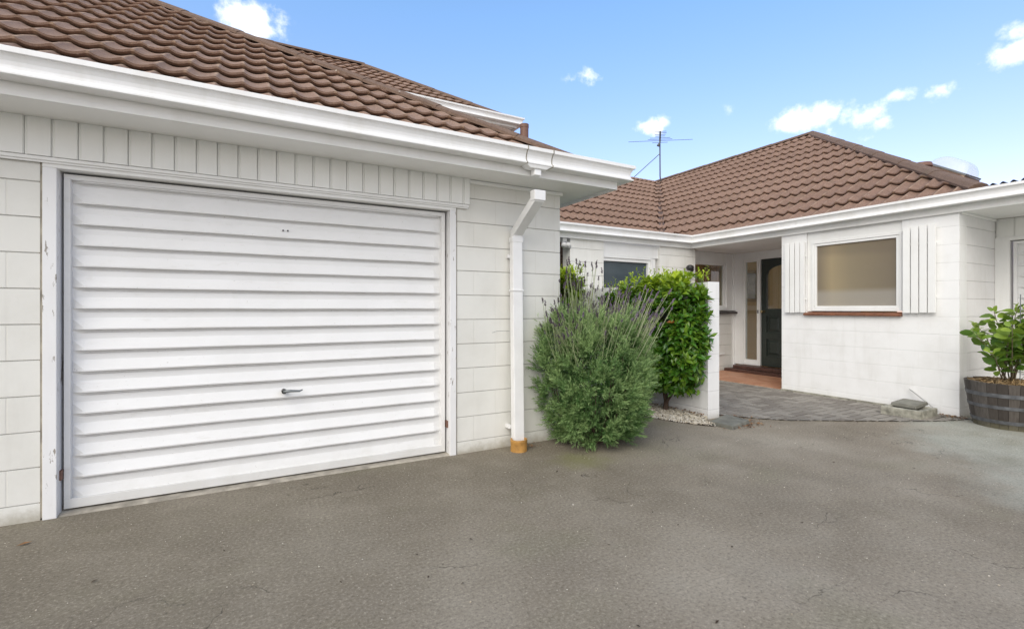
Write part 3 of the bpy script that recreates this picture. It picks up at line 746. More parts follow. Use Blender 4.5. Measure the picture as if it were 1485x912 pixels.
# a bent wire tie sticking out of the wall
mb = MB(); mb.tube([(1.80, 3.61, .985), (1.83, 3.585, .998), (1.87, 3.585, 1.0), (1.96, 3.60, .995)], .0016, 5); mb.build('tie_wire', M['galv'], gar)

# ================================================================== UPPER HOUSE behind
up = thing('two_storey_house', (1.5, 9, 0), 'taller white house with brown tiled roof rising behind the garage ridge', 'house')
mb = MB(); mb.box(-6, 4.18, 8.25, 13.2, 0, 4.62); mb.build('wall', M['wallGs'], up)
mb = MB(); mb.box(-6.2, 4.42, 7.95, 8.249, 4.625, 4.640); mb.box(4.181, 4.42, 8.249, 13.5, 4.625, 4.640); mb.build('soffit', M['soffit'], up)
mb = MB(); sweep(mb, [(-6.2, 7.93), (4.44, 7.93), (4.44, 13.5)], [(0, 4.612), (.022, 4.612), (.022, 4.75), (0, 4.75)]); mb.build('fascia', M['trim'], up, bev=.002)
gutter([(-6.2, 7.908), (4.462, 7.908), (4.462, 13.5)], 4.655, up)
rz = 6.25; run = (rz-4.66)/TAN; ye = 7.82; xe = 4.55
rf = MB(); tiles(rf, (0, ye, 4.66), (1, 0, 0), (0, CP, math.sin(PITCH)), lambda v: -3.0, lambda v: xe-v*CP, run/CP, .4, cs=8)
ro = rf.build('roof', M['tile'], up)
rf = MB(); tiles(rf, (xe, ye, 4.66), (0, 1, 0), (-CP, 0, math.sin(PITCH)), lambda v: v*CP, lambda v: 2*run-v*CP, run/CP, .3, cs=4)
rf.build('roof_side', M['tile'], up)
rf = MB(); rf.uv = [(0, 0)]*7; ap = (xe-run, ye+run, rz); rf.poly([(-3, ye+2*run, 4.66), (xe, ye+2*run, 4.66), ap, (-3, ye+run, rz)]); rf.poly([(-3, ye, 4.66), (-3, ye+2*run, 4.66), (-3, ye+run, rz)]); rf.build('roof_rear', M['tile'], up)
hc = MB(); capline(hc, (xe, ye, 4.66), ap, start=.28); capline(hc, ap, (-3, ye+run, rz)); hc.build('ridge_cap', M['cap'], ro)
mb = MB(); mb.tube([(4.485, 7.66, 0), (4.485, 7.66, 4.56)], .078, 20); mb.tube([(4.485, 7.66, 4.54), (4.485, 7.66, 4.60)], .084, 20); mb.build('downpipe', M['pipebrown'], up)

# ================================================================== HOUSE (right and rear)
ho = thing('house', (7.5, 5, 0), 'white single-storey block house with brown tiled hip roofs, entrance porch and louvred side shutters', 'house')
XW = 6.80; YC = 2.213; YP = 4.20; XD = 8.25; YEW = 6.05; YL = 5.85
# W1: big white wall facing the yard, with window opening
fw = FX(XW)
wy0, wy1, wz0, wz1 = 2.735, 3.845, 1.128, SOF
mb = MB()
coursed(mb, fw, YC, wy0, 0, SOF, -.19, 0, GW=.0035, GD=.004); coursed(mb, fw, wy1, YP, 0, SOF, -.19, 0, GW=.0035, GD=.004)
coursed(mb, fw, wy0, wy1, 0, wz0, -.19, 0, GW=.0035, GD=.004)
mb.build('wall', M['wallW'], ho)
mb = MB(); mb.box(XW-.030, XW-.001, YC+.52, YP, -.01, .030); mb.build('plinth_strip', M['mosscon'], ho)
# front return to the second garage door
mb = MB(); coursed(mb, FY(YC), XW+.001, 8.1, 0, SOF, -.15, -.0005); mb.build('return_wall', M['wallWr'], ho)
# porch side wall, rear body
mb = MB(); mb.box(XW+.19, 8.6, YP-.19, YP-.001, 0, SOF); mb.build('porch_side_wall', M['wallW'], ho)
# window 1
wf = bpy.data.objects.new('window', None); C.objects.link(wf); wf.parent = ho; wf.location = Vector((XW, 3.27, 1.6))-origin(ho)
mb = MB(); fbox(mb, fw, wy0+.004, wy1-.004, 2.105, SOF-.001, -.06, -.022); fbox(mb, fw, 3.785, wy1-.004, 1.15, 2.105, -.06, -.024); mb.build('head_panel', M['trim'], wf, bev=.002)
mb = MB(); framebox(mb, fw, 2.742, 3.782, 1.158, 2.102, .028, -.06, -.006, wb=.03); framebox(mb, fw, 2.772, 3.752, 1.190, 2.072, .030, -.05, -.014, wb=.034); mb.build('frame', M['trim'], wf, bev=.003)
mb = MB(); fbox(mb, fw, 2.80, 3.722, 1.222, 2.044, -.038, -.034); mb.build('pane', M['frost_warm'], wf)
mb = MB()
for i in range(6):
    y0 = 2.73+i*.19; mb.hexa([(XW-.045, y0+.0015, 1.098), (XW-.045, y0+.1885, 1.098), (XW+.05, y0+.1885, 1.100), (XW+.05, y0+.0015, 1.100), (XW-.045, y0+.0015, 1.124), (XW-.045, y0+.1885, 1.124), (XW+.05, y0+.1885, 1.150), (XW+.05, y0+.0015, 1.150)])
mb.build('sill', M['sillbrick'], wf, bev=.003)
# shutters
def shutter(y0, y1, z0, z1):
    s = bpy.data.objects.new('shutter', None); C.objects.link(s); s.parent = ho; s.location = Vector((XW, (y0+y1)/2, z0))-origin(ho)
    n = 4; gap = .011; w = (y1-y0-gap*(n-1))/n
    for i in range(n):
        m_ = MB(); dz = random.uniform(-.003, .003); a = y0+i*(w+gap); fbox(m_, fw, a, a+w, z0+dz, z1+dz, .030, .049); m_.build('slat', M['trim'], s, bev=.002)
    m_ = MB(); 
    for z in (z0+.19, z1-.20): fbox(m_, fw, y0+.004, y1-.004, z-.012, z+.012, .0005, .0295)
    m_.build('batten', M['trim'], s, bev=.002)
shutter(3.848, 4.125, 1.135, 2.122); shutter(2.405, 2.712, 1.14, 2.14)

# rear-left wing wall (facing the yard), pier, window, pier
fl = FY(YL)
mb = MB(); coursed(mb, fl, 4.22, 4.86, 0, SOF, -.19, 0); coursed(mb, fl, 6.07, 6.93, 0, SOF, -.19, 0); mb.build('pier_wall', M['wallB'], ho)
mb = MB(); fbox(mb, fl, 4.862, 6.068, 0, 1.10, -.19, -.06); mb.build('window_apron', M['wallB'], ho)
mb = MB(); mb.box(2.9, 4.4, 7.0, 7.15, 0, SOF); mb.build('passage_wall', M['wallB'], ho)
w2 = bpy.data.objects.new('window', None); C.objects.link(w2); w2.parent = ho; w2.location = Vector((5.4, YL, 1.5))-origin(ho)
mb = MB(); fbox(mb, fl, 4.862, 6.068, 2.03, SOF-.001, -.16, -.035); fbox(mb, fl, 5.93, 6.02, 1.10, 2.03, -.15, -.05); mb.build('head_panel', M['trim'], w2, bev=.002)
mb = MB(); framebox(mb, fl, 4.70, 5.93, 1.10, 2.028, .03, -.14, -.03); framebox(mb, fl, 4.73, 5.90, 1.13, 1.998, .05, -.13, -.05); mb.build('frame', M['trim'], w2, bev=.003)
mb = MB(); fbox(mb, fl, 4.77, 5.855, 1.175, 1.952, -.10, -.095); mb.build('pane', M['frost_blue'], w2)

# entry window wall
fe = FY(YEW)
mb = MB(); coursed(mb, fe, 6.93, 8.19, 0, 1.09, -.15, 0); mb.build('porch_block_wall', M['wallE'], ho)
mb = MB(); fbox(mb, fe, 6.93, XD-.002, 2.085, SOF, -.14, -.012); fbox(mb, fe, 8.075, XD-.002, 1.145, 2.085, -.14, -.012); fbox(mb, fe, 8.195, XD-.002, .02, 1.145, -.14, .0); mb.build('porch_panel', M['trim'], ho, bev=.002)
w3 = bpy.data.objects.new('window', None); C.objects.link(w3); w3.parent = ho; w3.location = Vector((7.5, YEW, 1.5))-origin(ho)
mb = MB(); framebox(mb, fe, 6.95, 8.072, 1.16, 2.082, .035, -.13, .008, wb=.05); framebox(mb, fe, 6.985, 8.037, 1.21, 2.047, .035, -.11, -.02, wb=.04); mb.build('frame', M['trim'], w3, bev=.003)
mb = MB(); fbox(mb, fe, 7.02, 8.002, 1.25, 2.012, -.065, -.061); mb.build('pane', M['glass'], w3)
mb = MB(); mb.hexa([(6.93, YEW-.075, 1.095), (8.30, YEW-.075, 1.095), (8.30, YEW+.01, 1.095), (6.93, YEW+.01, 1.095), (6.93, YEW-.075, 1.125), (8.30, YEW-.075, 1.125), (8.30, YEW-.012, 1.155), (6.93, YEW-.012, 1.155)]); mb.build('sill', M['sillblack'], w3, bev=.003)
mb = MB(); mb.tube([(7.70, YEW-.015, .31), (7.96, YEW-.02, .335)], .010, 8); mb.build('hose_pipe_stub', M['pvc'], ho)
# interior seen through it: timber partition and a net curtain
mb = MB(); mb.box(6.95, 8.20, YEW+.145, YEW+.17, .8, SOF); mb.build('interior_partition', M['wood'], ho)
mb = MB()
for i in range(12): x = 7.94+i*.009; mb.box(x, x+.005, YEW+.075+.012*(i % 2), YEW+.08+.012*(i % 2), 1.1, 2.1)
mb.build('curtain', M['curtain'], w3)
for xa, xb, dy in ((7.0, 7.30, 0), (7.305, 7.56, .004), (7.565, 7.86, .001)):
    m_ = MB(); m_.box(xa, xb, YEW+.068+dy, YEW+.078+dy, 1.2, 2.05); m_.build('timber_shutter', M['wood2'], w3)

# entry door wall
fd = FX(XD)
mb = MB()
fbox(mb, fd, 4.2, YEW-.002, 2.13, SOF, -.12, -.01)             # above
fbox(mb, fd, 5.885, YEW-.002, .13, 2.13, -.12, -.012)         # left panel
mb.build('porch_panel', M['trim'], ho, bev=.002)
sl = bpy.data.objects.new('sidelight', None); C.objects.link(sl); sl.parent = ho; sl.location = Vector((XD, 5.7, .13))-origin(ho)
mb = MB(); framebox(mb, fd, 5.52, 5.885, .135, 2.128, .036, -.10, .0, wb=.04); framebox(mb, fd, 5.556, 5.849, .175, 2.092, .026, -.09, -.018, wb=.06); mb.build('frame', M['trim'], sl, bev=.003)
mb = MB(); fbox(mb, fd, 5.58, 5.825, .235, 2.066, -.05, -.046); mb.build('pane', M['glass'], sl)
mb = MB(); fbox(mb, fd, 5.535, 5.553, 1.105, 1.165, .0, .012); mb.build('latch', M['black'], sl, bev=.002)
fdr = bpy.data.objects.new('front_door', None); C.objects.link(fdr); fdr.parent = ho; fdr.location = Vector((XD, 5.1, .13))-origin(ho)
d0, d1 = 4.69, 5.505
mb = MB(); fbox(mb, fd, d1, 5.519, .135, 2.128, -.10, -.002); fbox(mb, fd, 4.65, d0, .135, 2.128, -.10, -.002); fbox(mb, fd, d0, d1, 2.10, 2.128, -.10, -.002); mb.build('frame', M['trim'], fdr, bev=.002)
# leaf with arched light
def arch(y): # height of glass at y
    c = (d0+d1)/2; hw = (d1-d0)/2-.105; x = (y-c)/hw
    return 1.80+.17*math.sqrt(max(0, 1-x*x))
mb = MB(); ga, gb = d0+.105, d1-.105
fbox(mb, fd, d0+.003, ga, .14, 2.098, -.075, -.035); fbox(mb, fd, gb, d1-.003, .14, 2.098, -.075, -.035); fbox(mb, fd, ga, gb, .14, .33, -.075, -.035)
fbox(mb, fd, ga, gb, 1.06, 1.19, -.075, -.035); fbox(mb, fd, ga, gb, .64, .76, -.075, -.035); fbox(mb, fd, (ga+gb)/2-.05, (ga+gb)/2+.05, .33, .64, -.075, -.035); fbox(mb, fd, (ga+gb)/2-.05, (ga+gb)/2+.05, .76, 1.06, -.075, -.035)
n = 20
for i in range(n):
    ya = ga+(gb-ga)*i/n; yb = ga+(gb-ga)*(i+1)/n; za = arch(ya); zb = arch(yb)
    mb.hexa([fd(ya, za, -.075), fd(yb, zb, -.075), fd(yb, zb, -.035), fd(ya, za, -.035), fd(ya, 2.098, -.075), fd(yb, 2.098, -.075), fd(yb, 2.098, -.035), fd(ya, 2.098, -.035)])
mb.build('leaf', M['frontdoor'], fdr)
for (a, b) in ((ga, (ga+gb)/2-.05), ((ga+gb)/2+.05, gb)):
    for (z0, z1) in ((.33, .64), (.76, 1.06)):
        m_ = MB(); fbox(m_, fd, a, b, z0, z1, -.070, -.055)
        p = [fd(a+.03, z0+.03, -.055), fd(b-.03, z0+.03, -.055), fd(b-.03, z1-.03, -.055), fd(a+.03, z1-.03, -.055)]
        q = [fd(a+.06, z0+.06, -.040), fd(b-.06, z0+.06, -.040), fd(b-.06, z1-.06, -.040), fd(a+.06, z1-.06, -.040)]
        m_.hexa(p+q); m_.build('raised_panel', M['frontdoor'], fdr)
mb = MB(); fbox(mb, fd, ga, gb, 1.19, 1.985, -.058, -.054); mb.build('pane', M['glass'], fdr)
mb = MB()
kx = XD+.035; mb.tube([(kx, 5.455, 1.135), (kx-.035, 5.455, 1.135), (kx-.045, 5.455, 1.135), (kx-.06, 5.455, 1.135), (kx-.075, 5.455, 1.135), (kx-.082, 5.455, 1.135)], [.026, .012, .018, .028, .024, .010], 14); mb.build('knob', M['brass'], fdr, smooth=True)
mb = MB(); mb.box(8.232, 8.30, 6.034, 6.10, .02, SOF-.001); mb.build('corner_trim', M['trim'], ho, bev=.004)
# steps
for (x0, x1, z0, z1, ya) in ((7.93, 8.26, .012, .068, 6.02), (8.06, 8.26, .072, .128, 5.93)):
    m_ = MB(); y = 4.205
    while y < ya-.02:
        e = min(y+.117, ya); m_.box(x0, x1-.0015, y+.001, e-.001, z0, z1); y += .118
    m_.build('step', M['stepbrick'], ho, bev=.004)
# hallway, its unseen far end left open so that daylight brightens it
for nm, b_ in (('hall_wall', (8.40, 10.0, 6.16, 6.26, .1, 2.5)), ('hall_wall', (8.4, 10.0, 4.1, 4.18, .1, 2.5)), ):
    m_ = MB(); m_.box(*b_); m_.build(nm, M['warm'], ho)
mb = MB(); mb.box(8.40, 10.0, 4.18, 6.15, .10, .128); mb.build('hall_floor', M['wood'], ho)
mb = MB(); mb.box(8.40, 10.0, 4.1, 6.26, 2.50, 2.55); mb.build('hall_ceiling', M['soffit'], ho)
mb = MB(); fp = FY(6.16); framebox(mb, fp, 8.70, 9.14, 1.33, 1.97, .05, .001, .03); fbox(mb, fp, 9.42, 9.50, .13, 2.2, .001, .03); mb.build('picture_frame', M['curtain'], ho)
mb = MB(); fbox(mb, fp, 8.76, 9.08, 1.39, 1.91, .001, .012); mb.build('picture', M['painting'], ho)

# second garage bay at the far right
g2f = FX(7.79)
mb = MB(); fbox(mb, g2f, 2.085, YC-.001, .0, 2.03, -.2, .0); fbox(mb, g2f, -.65, -.55, 0, 2.03, -.1, .0); fbox(mb, g2f, -.55, 2.085, 1.985, 2.03, -.1, .0); mb.build('door_jamb', M['trim'], ho, bev=.003)
mb = MB(); y = YC-.001
while y > -3:
    fbox(mb, g2f, y-.16, y-.002, 2.032, SOF, -.08, -.03); fbox(mb, g2f, y-.15, y-.012, 2.032, SOF, -.03, -.022); y -= .16
mb.build('cladding_panel', M['clad'], ho, bev=.002)
mb = MB(); fbox(mb, g2f, -3, -.65, 0, 2.03, -.19, 0); mb.build('yard_wall', M['wallW'], ho)
garage_door(g2f, -.54, 2.062, 1.985, ho, rec=-.045)

# eaves
FXH = 6.77; FYH = 5.80
mb = MB(); mb.box(2.9, 6.93, FYH+.02, YL-.001, SOF, SOF+.02); mb.box(2.9, 4.22, YL, 7.0, SOF, SOF+.02)
mb.box(FXH+.02, XD, YP, YEW, SOF+.0, SOF+.02); mb.box(FXH+.02, XW-.001, YC, YP, SOF, SOF+.02); mb.box(FXH+.02, 7.79, -3, YC-.001, SOF, SOF+.02); mb.build('soffit', M['soffit'], ho)
mb = MB(); sweep(mb, [(2.9, FYH+.022), (FXH+.022, FYH+.022), (FXH+.022, -3)], [(0, SOF-.012), (.022, SOF-.012), (.022, 2.40), (0, 2.40)]); mb.build('fascia', M['trim'], ho, bev=.002)
gutter([(2.9, FYH), (FXH, FYH), (FXH, -3)], 2.315, ho)
mb = MB(); mb.box(XW+.02, 7.788, YC-.02, YC+.0-.001, SOF-.03, SOF-.001); mb.build('scotia', M['soffit'], ho, bev=.005)
# roofs
xe = 6.68; ze = 2.352; yhe = 1.91; rX = 10.68; rz = ze+(rX-xe)*TAN; run = rX-xe
yl = xe-.32                     # where the rear-left plane would meet eave height
SLn = run/CP
rf = MB(); tiles(rf, (xe, 0, ze), (0, 1, 0), (CP, 0, math.sin(PITCH)), lambda v: yhe+v*CP, lambda v: yl+v*CP, SLn, .35, amp=1.7)
roofH = rf.build('roof', M['tile2'], ho)
rf = MB(); tiles(rf, (0, yl, ze), (1, 0, 0), (0, CP, math.sin(PITCH)), lambda v: 2.8, lambda v: xe+v*CP, SLn, .6, amp=1.7)
rowl = .42/CP
tiles(rf, (0, yl-.37*CP, ze-.37*math.sin(PITCH)), (1, 0, 0), (0, CP, math.sin(PITCH)), lambda v: 2.8, lambda v: xe-.37*CP+v*CP, .369, .6)
rf.build('roof_wing', M['tile2'], ho)
rf = MB(); tiles(rf, (xe, yhe, ze), (1, 0, 0), (0, CP, math.sin(PITCH)), lambda v: v*CP, lambda v: 2*run-v*CP, SLn, .1, cs=6)
rf.build('roof_end', M['tile2'], ho)
yr2 = yl+run
rf = MB(); rf.uv = []
rf.poly([(xe+2*run, yhe, ze), (rX, yhe+run, rz), (rX, yr2+run, rz), (xe+2*run, yr2+run, ze)]); rf.poly([(2.8, yr2, rz), (rX, yr2, rz), (rX, yr2+run, ze), (2.8, yr2+run, ze)]); rf.uv = [(0, 0)]*8
rf.build('roof_rear', M['tile2'], ho)
hc = MB(); capline(hc, (xe, yhe, ze), (rX, yhe+run, rz), start=.26); capline(hc, (rX, yhe+run, rz), (rX, yr2+2, rz)); capline(hc, (2.8, yr2, rz-.05), (rX, yr2, rz-.08))
hc.build('ridge_cap', M['cap'], roofH)
mb = MB(); # valley tray
a = Vector((xe-.35, yl-.35, ze-.35*TAN)); b = Vector((rX-.1, yr2-.1, rz-.1*TAN)); sd_ = Vector((1, -1, 0)).normalized()
mb.poly([a-sd_*.05+Vector((0, 0, .055)), a+Vector((0, 0, .03)), b+Vector((0, 0, .03)), b-sd_*.05+Vector((0, 0, .055))]); mb.poly([a+Vector((0, 0, .03)), a+sd_*.05+Vector((0, 0, .055)), b+sd_*.05+Vector((0, 0, .055)), b+Vector((0, 0, .03))]); mb.uv = [(.5, 0)]*len(mb.v); mb.build('valley_tray', M['valley'], roofH)
for ch in ho.children:
    pass
# corrugated roof over the far bay
mb = MB(); n = 0; Y0 = 1.98; K = int((Y0+3)/.0095)
for i in range(K+1):
    y = Y0-i*.0095; z = .016*math.sin(2*math.pi*y/.076)
    mb.v += [(6.70, y, 2.462+z), (12.0, y, 2.55+z)]
for i in range(K): mb.f.append((2*i, 2*i+1, 2*i+3, 2*i+2))
mb.build('corrugated_roof', M['corr'], ho, smooth=True)
# skylight dome and vent on the end slope
sk = bpy.data.objects.new('skylight', None); C.objects.link(sk); sk.parent = ho
cx, cy = 8.75, 2.975; cz = ze+(cy-yhe)*TAN; sk.location = Vector((cx, cy, cz))-origin(ho)
U_ = Vector((1, 0, 0)); V_ = Vector((0, CP, math.sin(PITCH))); N_ = Vector((0, -math.sin(PITCH), CP)); c0 = Vector((cx, cy, cz))
def lp(a, b, c): return tuple(c0+U_*a+V_*b+N_*c)
mb = MB(); s_ = .265
mb.hexa([lp(-s_, -s_, 0), lp(s_, -s_, 0), lp(s_, s_, 0), lp(-s_, s_, 0), lp(-s_*.95, -s_*.95, .10), lp(s_*.95, -s_*.95, .10), lp(s_*.95, s_*.95, .10), lp(-s_*.95, s_*.95, .10)]); mb.build('upstand', M['cap'], sk)
sk.children[0].data.uv_layers.new(name='UVMap')
mb = MB(); s_ = .255
mb.hexa([lp(-s_, -s_, .102), lp(s_, -s_, .102), lp(s_, s_, .102), lp(-s_, s_, .102), lp(-s_, -s_, .125), lp(s_, -s_, .125), lp(s_, s_, .125), lp(-s_, s_, .125)]); mb.build('frame', M['galv'], sk)
mb = MB(); K = 16; s_ = .235
for i in range(K+1):
    for j in range(K+1):
        a = -1+2*i/K; b = -1+2*j/K; h = .15*((1-a**4)*(1-b**4))**.6
        mb.v.append(lp(a*s_, b*s_, .126+h))
for i in range(K):
    for j in range(K): q = i*(K+1)+j; mb.f.append((q, q+1, q+K+2, q+K+1))
mb.build('dome', M['domeclear'], sk, smooth=True)
mb = MB(); c1 = Vector((8.25, 3.10, ze+(3.10-yhe)*TAN)); mb.tube([c1, c1+Vector((0, 0, .05))], .06, 16); mb.tube([c1+Vector((0, 0, .04)), c1+Vector((0, 0, .09)), c1+Vector((0, 0, .105))], [.13, .12, .05], 20)
mb.build('roof_vent', M['pipebrown'], ho, smooth=False)

# wall lights
wl = thing('wall_light', (6.75, YL, 1.85), 'black globe wall light on an arm above the hedge', 'light')
mb = MB(); mb.tube([(6.83, YL-.001, 1.87), (6.83, YL-.02, 1.87)], .035, 14); mb.build('back_plate', M['black'], wl)
mb = MB(); mb.tube([(6.83, YL-.02, 1.87), (6.80, YL-.08, 1.865), (6.74, YL-.11, 1.875), (6.68, YL-.12, 1.90)], .010, 8); mb.build('arm', M['black'], wl, smooth=True)
mb = MB(); mb.lathe((6.66, YL-.12, 1.84), [(.012, 0), (.045, .008), (.062, .035), (.066, .06), (.055, .085), (.03, .10), (.012, .105)], 20); mb.build('shade', M['black'], wl, smooth=True)
wl = thing('security_light', (4.15, YL+.05, 2.12), 'small white twin-head security light under the eave behind the garage corner', 'light')
mb = MB(); mb.box(4.10, 4.18, YL+.02, YL+.10, 2.19, 2.248); mb.build('base', M['pvc'], wl, bev=.01)
for dx in (-.03, .045):
    m_ = MB(); m_.tube([(4.14+dx, YL+.05, 2.19), (4.135+dx, YL+.0, 2.15), (4.12+dx, YL-.03, 2.12)], [.018, .035, .045], 14); m_.build('lamp_head', M['pvc'], wl, smooth=True)

# ================================================================== BLADE WALL
mb = MB(); 
# faces towards -X carry the joints; the end is plain with the same joints
coursed(mb, FX(4.33), 3.485, 5.80, 0, 1.475, -.175, 0)
bw = mb.build('screen_wall', M['blade'], bev=.012); tag(bw, 'white painted narrow block screen wall behind the leafy hedge', 'wall')

# ================================================================== VEGETATION
def leaves(mb, P, D, Nn, Ln, Wd, young, rnd, stations=((0.4, 1.0),), fold=.25, curve=.15):
    """P base, D direction, Nn normal (arrays Nx3); adds folded leaf blades"""
    D = D/np.linalg.norm(D, axis=1, keepdims=True)
    S = np.cross(D, Nn); S /= np.linalg.norm(S, axis=1, keepdims=True)+1e-9; Nn = np.cross(S, D)
    K = len(P); Ln = np.asarray(Ln).reshape(-1, 1); Wd = np.asarray(Wd).reshape(-1, 1)
    cols = [P]
    for t, w in stations:
        c = P+D*Ln*t-Nn*Ln*curve*(t**2)
        cols += [c-S*Wd*.5*w+Nn*Wd*fold*w*.5, c, c+S*Wd*.5*w+Nn*Wd*fold*w*.5]
    cols.append(P+D*Ln-Nn*Ln*curve)
    nv = len(cols); V = np.stack(cols, axis=1).reshape(-1, 3)
    fc = []; ns = len(stations)
    fc += [(0, 2, 1), (0, 3, 2)]
    for s in range(ns-1):
        a = 1+3*s; b = a+3; fc += [(a, a+1, b+1, b), (a+1, a+2, b+2, b+1)]
    a = 1+3*(ns-1); fc += [(a, a+1, nv-1), (a+1, a+2, nv-1)]
    base = len(mb.v)
    if mb.uv is None: mb.uv = []
    mb.v += [tuple(x) for x in V.tolist()]
    uvs = np.repeat(np.stack([young, rnd], axis=1), nv, axis=0); mb.uv += [tuple(x) for x in uvs.tolist()]
    for k in range(K):
        o = base+k*nv
        for f in fc: mb.f.append(tuple(o+i for i in f))
def unit(n):
    v = rng.normal(size=(n, 3)); return v/np.linalg.norm(v, axis=1, keepdims=True)
def clumpy(P, scale, seed):
    """cheap smooth 3-D noise in [-1,1] from summed sines"""
    r = np.random.default_rng(seed); s = np.zeros(len(P))
    for i in range(7):
        k = r.normal(size=3); k = k/np.linalg.norm(k)*scale*r.uniform(.6, 1.7); s += np.sin(P@k+r.uniform(0, 6.28))
    return s/3.0

# ---- lavender
LC = np.array([2.725, 3.455, 0.0])
lav = thing('lavender_bush', (2.725, 3.455, 0), 'big grey-green lavender bush with purple flower spikes at the garage corner', 'bush')
def lav_r(z, th):
    prof = np.interp(z, [0, .06, .2, .45, .75, 1.05, 1.25, 1.36], [.24, .36, .48, .555, .555, .48, .34, .15])
    return prof*(1+.07*np.sin(3*th+1.0)+.05*np.sin(5*th+z*6)+.05*np.sin(9*th-z*9))
NC = 600
zc = rng.uniform(.05, 1.16, NC); tc_ = rng.uniform(0, 2*np.pi, NC); rc = lav_r(zc, tc_)*rng.uniform(.80, 1.0, NC)
cc = np.stack([LC[0]+np.cos(tc_)*rc, LC[1]+np.sin(tc_)*rc, zc], 1)
per = 15; P0 = np.repeat(cc, per, 0); thr = np.repeat(tc_, per); zr = np.repeat(zc, per)
outc = np.stack([np.cos(thr), np.sin(thr), np.interp(zr, [0, .4, .9, 1.2], [.15, .5, 1.3, 2.2])], 1); outc /= np.linalg.norm(outc, axis=1, keepdims=True)
D = outc+unit(len(P0))*.62; D /= np.linalg.norm(D, axis=1, keepdims=True)
P = P0-outc*.05+unit(len(P0))*.022+D*rng.uniform(0, .03, len(P0))[:, None]
# inner twiggy leaves so the bush has depth
NI = 3800; zi = rng.uniform(.05, 1.1, NI); ti = rng.uniform(0, 2*np.pi, NI); ri = lav_r(zi, ti)*rng.uniform(.35, .82, NI)
Pi = np.stack([LC[0]+np.cos(ti)*ri, LC[1]+np.sin(ti)*ri, zi], 1); Di = np.stack([np.cos(ti), np.sin(ti), np.ones(NI)], 1)+unit(NI)*.8; Di /= np.linalg.norm(Di, axis=1, keepdims=True)
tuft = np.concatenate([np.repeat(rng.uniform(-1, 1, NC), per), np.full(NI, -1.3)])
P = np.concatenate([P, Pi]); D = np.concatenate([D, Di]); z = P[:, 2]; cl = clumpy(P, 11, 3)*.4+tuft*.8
mbl = MB(); Ls = rng.uniform(.05, .10, len(P))*np.interp(z, [0, .9, 1.2], [1, 1, 1.3])
allP = []; allD = []; allN = []; allL = []; allY = []
for k in range(15):
    t = (k+.5)/15
    bp = P+D*(Ls*t)[:, None]
    q = unit(len(P)); q = q-D*np.sum(q*D, 1, keepdims=True); q /= np.linalg.norm(q, axis=1, keepdims=True)
    allP.append(bp); allD.append(q*(.85-.55*t)+D*(.6+.6*t)); allN.append(D+unit(len(P))*.3); allL.append(rng.uniform(.020, .040, len(P))*np.interp(z, [0, .6, 1.2], [1.15, 1, .8])); 
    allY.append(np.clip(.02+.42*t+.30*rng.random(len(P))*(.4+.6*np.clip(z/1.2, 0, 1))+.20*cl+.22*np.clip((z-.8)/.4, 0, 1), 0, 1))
P_ = np.concatenate(allP); D_ = np.concatenate(allD); N_l = np.concatenate(allN); L_ = np.concatenate(allL); Y_ = np.concatenate(allY)
ok = ~((P_[:, 0] < XR+.01) & (P_[:, 1] > YG-.03)) & (P_[:, 2] > .004); P_, D_, N_l, L_, Y_ = P_[ok], D_[ok], N_l[ok], L_[ok], Y_[ok]
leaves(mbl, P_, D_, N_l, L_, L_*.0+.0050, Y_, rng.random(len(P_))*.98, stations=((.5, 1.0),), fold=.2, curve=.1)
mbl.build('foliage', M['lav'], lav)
# woody interior stems
mbw = MB()
for i in range(60):
    a = rng.uniform(0, 6.28); r1 = rng.uniform(.25, .5); h = rng.uniform(.3, 1.0); p0 = Vector((LC[0]+.12*math.cos(a), LC[1]+.12*math.sin(a), 0))
    p1 = p0+Vector((math.cos(a)*r1*.5, math.sin(a)*r1*.5, h*.4)); p2 = Vector((LC[0]+r1*math.cos(a), LC[1]+r1*math.sin(a), h))
    if p2.x < XR+.02 and p2.y > YG-.05: continue
    mbw.tube([p0, p1, p2], [.009, .006, .003], 5)
mbw.build('stems', M['bark'], lav)
# dark core so the wall is not seen through the thick of the bush: dense twiggy inner leaves
# flower stalks
mbs = MB(); mbfl = MB(); mbs.uv = []
def stalk(p, d, L1, spike, hue, bend=.0):
    p = Vector(p); d = Vector(d).normalized(); q = p+d*L1*.5+Vector((0, 0, bend)); e = p+d*L1+Vector((0, 0, bend*.2)); n = len(mbs.v)
    mbs.tube([p, q, e], [.0024, .0020, .0017], 4, cap=False); mbs.uv += [(hue, 0)]*(len(mbs.v)-n)
    k = int(spike/.0011); t = rng.random(k); bp = np.array(e)+np.outer(t*spike, np.array(d)); qd = unit(k); dd = qd+np.array(d)*.9
    leaves(mbfl, bp-np.array(d)*.004, dd, unit(k), rng.uniform(.010, .016, k)*(1.1-.45*t), np.full(k, .0075), np.clip(hue+rng.normal(0, .2, k), 0, 1), rng.random(k)*.98, fold=.3)
VR = Vector((AX[0], AX[1]*0-.4829, 0))   # screen-right direction in plan
